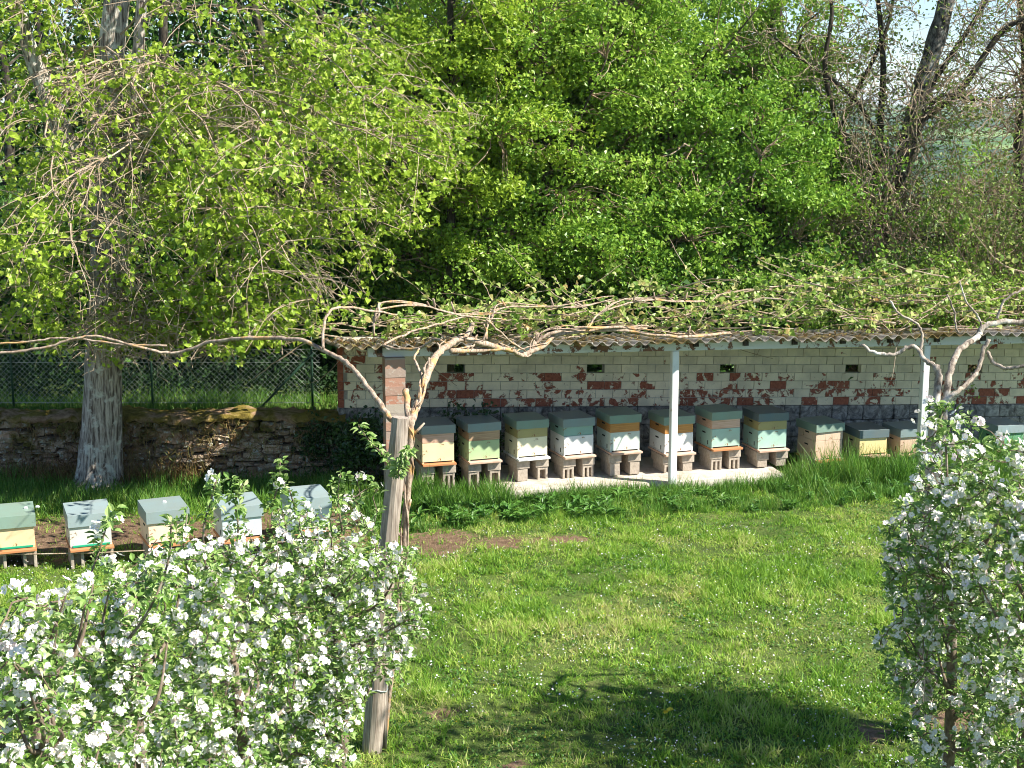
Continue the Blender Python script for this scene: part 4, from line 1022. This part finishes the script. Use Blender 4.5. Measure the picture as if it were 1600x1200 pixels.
# one bright dandelion
dp = gp(1044, 1122); m = MB()
V8 = [(math.cos(q*math.pi/6)*(1 if q % 2 else .75), math.sin(q*math.pi/6)*(1 if q % 2 else .75), .1) for q in range(12)]
dd = empty('dandelion', (dp.x, dp.y, 0), 'bright yellow dandelion in the shaded patch of lawn', 'flower')
m.scatter(V8, [tuple(range(12))], [(dp.x+random.uniform(-.05, .05), dp.y+random.uniform(-.03, .03), .06+.004*i) for i in range(6)], rnd_dirs(6, 2.5), .026); m.build('flower_head', M['yellow'], dd)
m = MB(); m.tube([(dp.x, dp.y, 0), (dp.x+.005, dp.y, .06)], .003, 5); m.build('stem', M['weed'], dd)
def tall(n, fn, h, mat, name, lab, w=.008, tmpl=BLADE):
    xs_, ys_ = fn(n); hh = RS.uniform(.45, 1.2, len(xs_))*h*(1+.35*fbm(xs_, ys_, 4, 77)).clip(.3, 1.6)
    m = MB(); nrm = np.stack([RS.normal(size=len(xs_))*.28, RS.normal(size=len(xs_))*.28, np.ones(len(xs_))], 1)
    m.scatter(*tmpl, np.stack([xs_, ys_, zat(xs_, ys_)-.01], 1), nrm, np.stack([RS.uniform(.7, 1.5, len(xs_))*w, hh*.55, hh], 1))
    return tag(m.build(name, M[mat]), lab, 'grass', kind='stuff')
def strip(off0, off1, pa, pb, clump=.2):
    def f(n):
        s_ = RS.uniform(along(pa, 0), along(pb, 0), n); o_ = RS.uniform(off0, off1, n)
        x = P0.x+DR.x*s_+DN.x*o_; y = P0.y+DR.y*s_+DN.y*o_; k_ = fbm(x, y, 3, 50) > -clump-RS.rand(n)*.8
        return x[k_], y[k_]
    return f
tall(30000, strip(.12, 1.25, 560, 1700), .15, 'tallgrass', 'long_grass', 'long grass along the front of the shed')
tall(10000, strip(-.05, .42, 790, 1700, .0), .20, 'tallgrass', 'uncut_grass', 'uncut grass right before the white slab edge', .007)
tall(9000, strip(-.5, .6, 1243, 1700), .40, 'tallgrass', 'meadow_grass', 'high meadow grass before the pink and yellow hives', .008)
tall(6000, strip(-.4, .5, 560, 790), .30, 'tallgrass', 'rank_grass', 'rank grass before the leftmost shed hives', .012)
def leftfield(n):
    y = RS.uniform(17.3, yb_-.2, n); x = RS.uniform(-9, -2.0, n); k_ = soil(x, y) < .25+RS.rand(n)*.3; return x[k_], y[k_]
tall(26000, leftfield, .22, 'tallgrass', 'verge_grass', 'tall verge grass between the front hives and the stone wall', .010)
def bandw(n):
    return RS.uniform(-11, -2.2, n), RS.uniform(yb_+.35, yb_+1.6, n)
tall(9000, bandw, .17, 'tallgrass', 'bank_grass', 'grass on top of the bank along the fence foot', .009)
# broad leaf weeds
def weeds(fn, n, size, name, lab):
    x, y = fn(n); m = MB(); P = []; N_ = []; Yd = []
    for i in range(len(x)):
        z = float(zat(x[i], y[i]))
        for k_ in range(9):
            a = random.uniform(0, 6.28); up = random.uniform(.3, 1.4); P.append((x[i], y[i], z+random.uniform(0, .10))); d = Vector((math.cos(a), math.sin(a), up)).normalized(); Yd.append(tuple(d)); N_.append((-math.cos(a)*up, -math.sin(a)*up, 1))
    m.scatter(*leaf_t(1, .42, .25, .3), P, N_, RS.uniform(.6, 1.3, len(P))*size, ydir=Yd)
    return tag(m.build(name, M['weed']), lab, 'weeds', kind='stuff')
weeds(strip(.3, 1.2, 560, 1020, -.2), 230, .13, 'broad_leaf_weeds', 'broad leaved weeds growing thick before the left half of the shed')
weeds(strip(.3, 1.3, 1000, 1500, -.2), 130, .10, 'small_weeds', 'smaller leafy weeds in the long grass before the right hives')

# ------------------------------------------------------------------ pergola poles and vines
VY = 11.35
pb_ = gp(580, 1176); pt_ = at(626, 652, pb_.y+.05)
pole = MB(); pth = smoothpath([pb_+Vector((0, 0, -.05)), at(592, 1040, pb_.y), at(604, 880, pb_.y+.02), at(616, 760, pb_.y+.03), pt_], 4)
pole.tube(pth, taper(len(pth), .083, .070), 12, wob=.05); 
tag(pole.build('wooden_pole', M['pole'], org=pb_), 'weathered leaning wooden pole carrying the vine at the left of the lawn', 'pole', None)
stk = MB(); a = gp(600, 1172); stk.tube(smoothpath([a, at(603, 1000, a.y), at(612, 900, a.y+.02)], 3), .026, 8, wob=.05)
tag(stk.build('thin_stake', M['pole'], smooth=True), 'thin pale stake tight against the foot of the leaning pole', 'stake')
wr = MB()
for py in (1075, 880):
    c = at(np.interp(py, [652, 1176], [626, 580]), py, pb_.y); wr.tube([c+Vector((.088*math.cos(q), .088*math.sin(q), .015*math.sin(q*3))) for q in np.linspace(0, 2*math.pi, 14)], .006, 5)
tag(wr.build('wire_tie', M['wire']), 'grey wire wound round the leaning pole', 'wire')
def vine(name, base, lab, paths, mat, leaves, seedleaf, lpath):
    root = empty(name, base, lab, 'vine'); m = MB(); P = []
    for pts, r0_, r1_ in paths:
        lp = smoothpath([at(x, y, Y_) for x, y, Y_ in pts], 6)
        for i in range(1, len(lp)-1): lp[i] = lp[i]+Vector((random.gauss(0, .004), random.gauss(0, .004), random.gauss(0, .004)))
        m.tube(lp, taper(len(lp), r0_*.72, r1_*.75), 10, wob=.09); P.append(lp)
    for lp in P:                       # thinner canes twined along the arms, knots and pruned stubs
        if len(lp) < 20 or lp[len(lp)//2].x < -1.3 or name != 'climbing_vine': continue
        for q in range(2):
            ph = random.uniform(0, 6); pts = [p+Vector((.03*math.sin(i*.5+ph), .03*math.cos(i*.5+ph), .025+.035*math.sin(i*.33+ph))) for i, p in enumerate(lp)][random.randint(0, 6):]
            m.tube(pts, taper(len(pts), .010, .006), 5, wob=.2)
        for q in range(7):
            p = random.choice(lp[3:-2]); e = p+Vector((random.gauss(0, .05), random.gauss(0, .03), random.uniform(.03, .14))); m.tube([p, p.lerp(e, .6), e], [.014, .011, .008], 6, wob=.2)
    m.build('stem', mat, root, smooth=True); return root, P
b = gp(640, 1010)
v1, VP = vine('climbing_vine', gp(648, 1140), 'old vine climbing the left pole and spreading over the shed roof', [
    ([(600, 1165, 11.5), (618, 1000, 11.5), (630, 860, 11.5), (638, 760, 11.5), (641, 700, 11.5), (640, 650, 11.5)], .024, .040),
    ([(641, 700, 11.5), (636, 640, 11.6), (634, 610, 11.8)], .03, .035),
    ([(640, 660, 11.5), (655, 625, 12), (668, 585, 13), (682, 555, 14), (700, 540, 15)], .045, .045),
    ([(622, 668, 11.4), (600, 640, 11.5), (572, 600, 11.8), (545, 570, 12), (515, 552, 12.2), (470, 532, 12.4), (400, 528, 12.6), (330, 534, 12.8), (275, 552, 12.9), (230, 545, 12.9)], .034, .016),
    ([(700, 540, 15), (720, 530, 15.6), (760, 538, 16.2), (800, 548, 16.8), (815, 554, 17), (850, 540, 17.2), (875, 522, 17.4), (960, 516, 17.8), (1060, 526, 18), (1140, 520, 18.5)], .050, .024),
    ([(705, 548, 15.3), (740, 548, 16), (790, 545, 16.6), (820, 556, 17), (838, 535, 17.2), (870, 518, 17.3), (930, 512, 17.6), (1010, 514, 18)], .040, .022),
    ([(725, 530, 15.6), (735, 512, 15.8), (738, 505, 15.8)], .035, .03),
    ([(700, 540, 15), (680, 530, 15.2), (650, 545, 15.3), (600, 540, 15.5), (640, 520, 16), (690, 505, 16.5), (740, 490, 17)], .025, .012),
    ([(505, 545, 12.2), (508, 500, 12.4), (530, 480, 12.6), (580, 486, 13), (620, 492, 13.2)], .018, .012),
    ([(584, 525, 14), (586, 500, 14), (600, 482, 14.2), (660, 478, 14.6), (720, 492, 15), (790, 500, 16)], .016, .010),
    ([(760, 500, 16), (800, 535, 16.6), (820, 548, 17)], .016, .014),
    ([(660, 590, 13), (648, 560, 13.2), (655, 545, 13.4)], .018, .012),
    ([(760, 530, 16.3), (765, 500, 16.5), (790, 480, 17), (880, 480, 17.6), (960, 470, 18)], .018, .01),
    ([(920, 515, 17.6), (930, 495, 17.8), (960, 480, 18), (1010, 470, 18.5), (1100, 470, 19)], .018, .01),
    ([(-60, 556, 13), (0, 552, 13), (60, 545, 13), (110, 532, 13), (150, 526, 13), (230, 545, 12.9)], .018, .015),
    ([(-60, 540, 13.2), (40, 535, 13.2), (100, 528, 13.2), (190, 538, 13.1), (260, 540, 13)], .013, .012),
    ], M['vine_bark'], None, None, None)
v2, VP2 = vine('gnarled_vine', gp(1450, 1130), 'gnarled pale vine rising from the right apple tree to the roof', [
    ([(1452, 1120, 11.40), (1455, 900, 11.40), (1458, 740, 11.40), (1460, 650, 11.45), (1466, 600, 11.54), (1464, 570, 11.58)], .05, .038),
    ([(1472, 660, 11.45), (1480, 610, 11.54), (1485, 575, 11.62), (1500, 545, 11.75), (1520, 532, 11.81), (1530, 524, 11.86)], .042, .03),
    ([(1466, 575, 11.58), (1448, 565, 11.62), (1436, 548, 11.72), (1424, 540, 11.73), (1400, 553, 11.75), (1370, 552, 11.77), (1345, 540, 11.81)], .028, .018),
    ([(1478, 625, 11.49), (1505, 605, 11.58), (1527, 580, 11.67), (1536, 550, 11.73), (1545, 530, 11.75)], .028, .022),
    ([(1542, 550, 11.73), (1553, 568, 11.72), (1575, 575, 11.62), (1600, 572, 11.58), (1660, 565, 11.58)], .022, .018),
    ([(1530, 524, 11.86), (1535, 512, 11.87), (1560, 504, 11.88), (1600, 503, 11.89), (1680, 500, 11.91)], .036, .028),
    ([(1535, 512, 11.87), (1528, 495, 11.87), (1510, 470, 11.89), (1500, 440, 11.90)], .014, .008),
    ([(1558, 498, 11.88), (1570, 470, 11.89), (1600, 450, 11.90)], .016, .010),
    ([(1440, 548, 11.72), (1440, 525, 11.75), (1432, 505, 11.78), (1405, 490, 11.81), (1390, 470, 11.83)], .018, .010),
    ([(1498, 520, 11.81), (1488, 480, 11.83), (1480, 460, 11.84)], .012, .008),
    ], M['vine_bark_grey'], None, None, None)
sp_ = MB(); a = gp(1436, 1140); pth = smoothpath([a, at(1445, 950, a.y), at(1455, 760, a.y+.03), at(1466, 655, a.y+.05)], 4); sp_.tube(pth, taper(len(pth), .06, .07), 12, wob=.06)
tag(sp_.build('old_post', M['pole'], org=a), 'dark old wooden post inside the right apple tree under the gnarled vine', 'pole')
# vine canopy over the roof: arching canes + leaves
def canopy(root, px0, px1, n, dens, mat, lmat, yhi=521):
    m = MB(); P = []; LAG = .05
    def ok(p):
        s_ = (p-P0).dot(DR); o_ = (p-P0).dot(DN)
        return o_ < EO-.10 and p.z > zeave(s_)-.255*(EO-o_)/dep+LAG
    for i in range(n):
        px = random.uniform(px0, px1); s_ = along(px, 0); o_ = random.uniform(RW-.6, EO-.15)
        if math.sin(s_*2.1)+math.sin(s_*4.7+1)+math.sin(o_*3+s_) < -.75: continue
        top = at(px, np.interp(px, [500, 640, 760, 1100, 1250, 1600], [500, 478, 470, 462, 445, 440]), P0.y-o_).z
        z0 = max(zeave(s_)-.255*(EO-o_)/dep+LAG, 0); a = wp(s_, o_, z0+(top-z0)*random.random()**1.3)
        L = random.uniform(.5, 1.6); sg = random.choice((-1, 1))
        pts = gnarly(m if ok(a) else MB(), a, (sg, random.gauss(0, .3), random.uniform(-.1, .35)), L, random.uniform(.008, .015), 10, .26, -.01, 5)
        if not ok(a): continue
        cl = random.random() < .75
        for p in pts[1:]:
            if not ok(p) or (cl and random.random() < .3): continue
            for q in range(dens): P.append(tuple(p+Vector((random.gauss(0, .05), random.gauss(0, .05), random.gauss(.02, .045)))))
    m.build('canes', mat, root)
    lf = MB(); lf.scatter(*LINDEN_T, P, rnd_dirs(len(P), .6, .4), RS.uniform(.055, .11, len(P)), jit=.12); lf.build('leaves', lmat, root); print('vine leaves', len(P))
canopy(v1, 505, 1200, 150, 2, M['twig_pale'], M['vineleaf'])
canopy(v2, 1180, 1680, 145, 2, M['twig_pale'], M['vineleaf'])

# ------------------------------------------------------------------ blossoming apple trees
LPOLY = [(-90, 985), (0, 962), (45, 928), (110, 945), (165, 908), (215, 872), (262, 885), (330, 852), (420, 842), (440, 805), (500, 812), (540, 770), (592, 748), (596, 850), (640, 868), (668, 985), (640, 1060), (590, 1035), (556, 1090), (542, 1270), (-90, 1270)]
RPOLY = [(1700, 712), (1600, 702), (1562, 694), (1530, 672), (1490, 650), (1455, 668), (1440, 690), (1442, 735), (1415, 775), (1380, 880), (1372, 960), (1390, 1060), (1425, 1120), (1440, 1270), (1700, 1270)]
def inside(x, y, poly):
    c = False; n = len(poly)
    for i in range(n):
        x1, y1 = poly[i]; x2, y2 = poly[i-1]
        if (y1 > y) != (y2 > y) and x < (x2-x1)*(y-y1)/(y2-y1)+x1: c = not c
    return c
def hedge_points(poly, n, yf):
    """rosette positions filling the depth of the hedge: the row recedes, each point gets its own distance"""
    x0, x1 = min(p[0] for p in poly), max(p[0] for p in poly); y0, y1 = min(p[1] for p in poly), max(p[1] for p in poly); out = []
    while len(out) < n:
        px, py = random.uniform(x0, x1), random.uniform(y0, y1)
        if not inside(px+random.gauss(0, 9), py+random.gauss(0, 15), poly): continue
        if px < 640 and py < 850 and random.random() < .35: continue
        Y_ = yf(px)+random.uniform(-.55, .55)
        if random.random() > (Y_/11.5)**2: continue
        p = at(px, py, Y_)
        if p.z > .45 and math.sin(p.x*7+p.z*3)+math.sin(p.z*6-p.y*4)+math.sin(p.y*5+p.x*3) > -.9+random.gauss(0, .4): out.append(p)
    return out
def apple_tree(name_lab, X_, Y_, C, shoots=(), fscale=1.0, dens_fl=.52):
    base = Vector((X_, Y_, 0)); root = empty('apple_tree', base, name_lab, 'apple tree', 'blossoming apple trees')
    C = [Vector(c) for c in C]; zc0 = sum(c.z for c in C)/len(C)
    m = MB(); tp_ = smoothpath([base+Vector((0, 0, -.03)), (X_+.05, Y_+.03, zc0*.45), (X_, Y_, zc0+.15)], 5); m.tube(tp_, taper(len(tp_), .05, .03), 9, wob=.08); m.build('trunk', M['twig_apple'], root, smooth=True)
    lm = MB(); nodes = list(tp_[4:])
    for i in range(17):
        e = random.choice(C); a = min(tp_[3:], key=lambda q: (q-e).length+abs(q.z-(e.z-.45))*1.2)
        lp = smoothpath([a, a.lerp(e, .5)+Vector((random.gauss(0, .07), random.gauss(0, .07), -.06)), e], 7); lm.tube(lp, taper(len(lp), .017, .005), 6, wob=.1); nodes += lp[2:]
    sh = []
    for s_ in shoots:
        lp = smoothpath([at(*q) for q in s_], 6); lm.tube(lp, taper(len(lp), .009, .005), 6, wob=.06); sh.append(lp)
    lm.build('limbs', M['twig_apple'], root, smooth=True)
    tw = MB(); NA = np.zeros((len(nodes)+len(C), 3)); k0 = len(nodes); NA[:k0] = [tuple(p) for p in nodes]
    D = [float(np.linalg.norm(NA[:k0]-np.array(c), axis=1).min()) for c in C]; order = sorted(range(len(C)), key=lambda q: D[q])
    for q in order:
        c = np.array(C[q]); d = np.linalg.norm(NA[:k0]-c, axis=1); k_ = int(np.argmin(d)); tw.tube(droop_path(NA[k_], c, -.03, 4, .05), taper(5, .0055, .0028), 3, cap=False); NA[k0] = c; k0 += 1
    tw.build('twigs', M['twig_apple'], root)
    ex = []
    for lp in sh:
        for p in lp[len(lp)//3:]: ex.append(p+Vector((random.gauss(0, .03), random.gauss(0, .03), .01)))
    n0 = len(C); C = C+ex
    P = []; N_ = []; Yd = []; FP = []; FN = []
    for ci, c in enumerate(C):
        ax = Vector((random.gauss(0, .5), random.gauss(0, .5)-.15, 1)).normalized(); isx = ci >= n0; u = ax.orthogonal().normalized(); w_ = ax.cross(u)
        for k_ in range(random.randint(6, 11)):
            a = random.uniform(0, 6.28); d = (u*math.cos(a)+w_*math.sin(a))+ax*random.uniform(-.1, 1.0); d.normalize()
            P.append(tuple(c+d*.012+ax*random.uniform(-.05, .02))); Yd.append(tuple(d)); N_.append(tuple(ax-d*ax.dot(d)*.8+Vector((random.gauss(0, .25), random.gauss(0, .25), .1))))
        if random.random() < (.16 if isx else dens_fl):
            cc = c+Vector((random.gauss(0, .02), random.gauss(0, .02)-.015, .03))
            for k_ in range(random.choice((1, 3, 4, 5, 6, 7))):
                d = Vector((random.gauss(0, 1)+.25, random.gauss(0, 1)-.45, random.gauss(.55, .7))).normalized(); FP.append(tuple(cc+d*random.uniform(.03, .045))); FN.append(tuple(d))
    lf = MB(); lf.scatter(*APPLE_T, P, N_, RS.uniform(.032, .066, len(P)), ydir=Yd, jit=.14); lf.build('leaves', M['apple'], root)
    fl = MB(); fl.scatter(*FLOWER, FP, FN, RS.uniform(.027, .046, len(FP))*fscale, jit=.22); tag(fl.build('blossom', M['petal'], root), kind='stuff')
    ce = MB(); FPa = np.array(FP)+np.array(FN)*.003; ce.scatter([(math.cos(q*1.047), math.sin(q*1.047), 0) for q in range(6)], [(0, 1, 2, 3, 4, 5)], FPa, FN, .0035); tag(ce.build('stamens', M['stamen'], root), kind='stuff')
LT = [(520, 10.5, 'apple tree in bloom whose white flowers reach the leaning pole', [[(430, 860, 10.2), (425, 800, 10.2), (435, 755, 10.2), (438, 722, 10.2)], [(470, 850, 10.3), (462, 800, 10.3), (452, 765, 10.3)], [(535, 830, 10.4), (528, 780, 10.4), (532, 740, 10.4)]]),
      (360, 9.3, 'apple tree in bloom in the middle of the left hedge, before the ice blue hives', [[(322, 900, 9), (318, 830, 9), (330, 780, 9), (338, 750, 9)], [(360, 890, 9.1), (372, 830, 9.1), (368, 785, 9.1), (380, 755, 9.1)], [(300, 920, 8.9), (288, 860, 8.9), (292, 805, 8.9)]]),
      (200, 7.8, 'apple tree in bloom left of the hedge middle, with one long thin shoot', [[(0, 1118, 6.9), (60, 1080, 7.0), (105, 1000, 7.1), (130, 930, 7.2), (155, 860, 7.3), (172, 800, 7.3)], [(200, 1000, 7.4), (235, 950, 7.4), (262, 880, 7.5), (268, 815, 7.5)]]),
      (40, 6.6, 'nearest apple tree in bloom, cut by the left edge of the picture', ())]
def yfl(px): return float(np.interp(px, [-90, 40, 200, 360, 520, 680], [6.2, 6.6, 7.8, 9.3, 10.3, 10.5]))
def yfr(px): return float(np.interp(px, [1370, 1480, 1700], [9.6, 9.4, 8.3]))
def grow(trees, pts):
    B = [at(px, 900, Y_) for px, Y_, l_, s_ in trees]; own = [[] for _ in trees]
    for p in pts: own[min(range(len(B)), key=lambda k: math.hypot(p.x-B[k].x, p.y-B[k].y)+random.gauss(0, .08))].append(p)
    for (px, Y_, lab, sh), b, C in zip(trees, B, own): apple_tree(lab, b.x, b.y, C, sh); print('apple', len(C))
grow(LT, hedge_points(LPOLY, 2450, yfl))
grow([(1490, 9.5, 'apple tree in bloom at the right whose flowers overhang the lawn', [[(1480, 760, 9.3), (1478, 700, 9.3), (1470, 655, 9.3), (1482, 630, 9.3)]]), (1610, 8.8, 'apple tree in bloom at the right edge of the picture', ())], hedge_points(RPOLY, 1450, yfr))
# leafy sprig on the pole
sg = MB(); root = empty('leafy_sprig', at(590, 720, 11.2), 'leafy green sprig growing out beside the leaning pole below its top', 'sprig')
lp = smoothpath([at(620, 740, 11.3), at(600, 712, 11.2), at(578, 690, 11.2), at(560, 665, 11.2)], 4); sg.tube(lp, taper(len(lp), .008, .004), 5)
lp2 = smoothpath([at(622, 745, 11.2), at(625, 725, 11.1), at(640, 705, 11.1)], 4); sg.tube(lp2, .005, 5); sg.build('stem', M['twig_apple'], root)
P = []; Yd = []; N_ = []
for p in lp+lp2+lp2:
    for k_ in range(6):
        d = Vector((random.gauss(0, 1), random.gauss(0, 1), random.gauss(.4, .6))).normalized(); P.append(tuple(p+d*.02)); Yd.append(tuple(d)); N_.append((random.gauss(0, .4), random.gauss(0, .4)-.3, 1))
lf = MB(); lf.scatter(*APPLE_T, P, N_, RS.uniform(.045, .075, len(P)), ydir=Yd); lf.build('leaves', M['apple'], root)

hz = MB(); hz.box((0, 0, 0), (14000, 14000, 1)); 
t = NT('haze'); pv = t.n('ShaderNodeVolumePrincipled'); pv.inputs['Color'].default_value = (.75, .86, 1, 1); pv.inputs['Density'].default_value = .00013; pv.inputs['Anisotropy'].default_value = .2
t.t.links.new(pv.outputs[0], t.out.inputs['Volume'])
me = bpy.data.meshes.new('haze'); x = 7000; z0, z1 = -75, 60
me.from_pydata([(-x,-x,z0),(x,-x,z0),(x,x,z0),(-x,x,z0),(-x,-x,z1),(x,-x,z1),(x,x,z1),(-x,x,z1)], [], [(0,3,2,1),(4,5,6,7),(0,1,5,4),(1,2,6,5),(2,3,7,6),(3,0,4,7)])
me.materials.append(t.m); ho = bpy.data.objects.new('haze', me); COL.objects.link(ho); tag(ho, kind='stuff', label='thin bluish summer haze over the valley')

OT = empty('tree', (8.3, 10.1, 0), 'unseen tree added beyond the right edge to shade the near lawn', 'tree')  # unseen tree added, crown shaped to cast the near lawn's shade
m = MB(); pth = smoothpath([(8.3, 10.1, -.1), (8.2, 10.1, 2.5), (8.0, 10.1, 5), (8.0, 10.1, 7)], 4); m.tube(pth, taper(len(pth), .2, .08), 10); m.build('trunk', M['bark_grey'], OT, smooth=True)
cl = clumpy(180, (7.7, 9.85, 6.0), (2.5, .8, 1.1), 3.5, 26); tw = MB()
for c in cl: tw.tube(droop_path(pth[8], c, .05), taper(6, .02, .006), 3)
tw.build('twigs', M['twig'], OT); ix = np.repeat(np.arange(len(cl)), 15); P = cl[ix]+RS.normal(size=(len(ix), 3))*.24
lf = MB(); lf.scatter(*QL, P, rnd_dirs(len(P), .4, .3), RS.uniform(.08, .14, len(P))); lf.build('crown', M['mid'], OT)
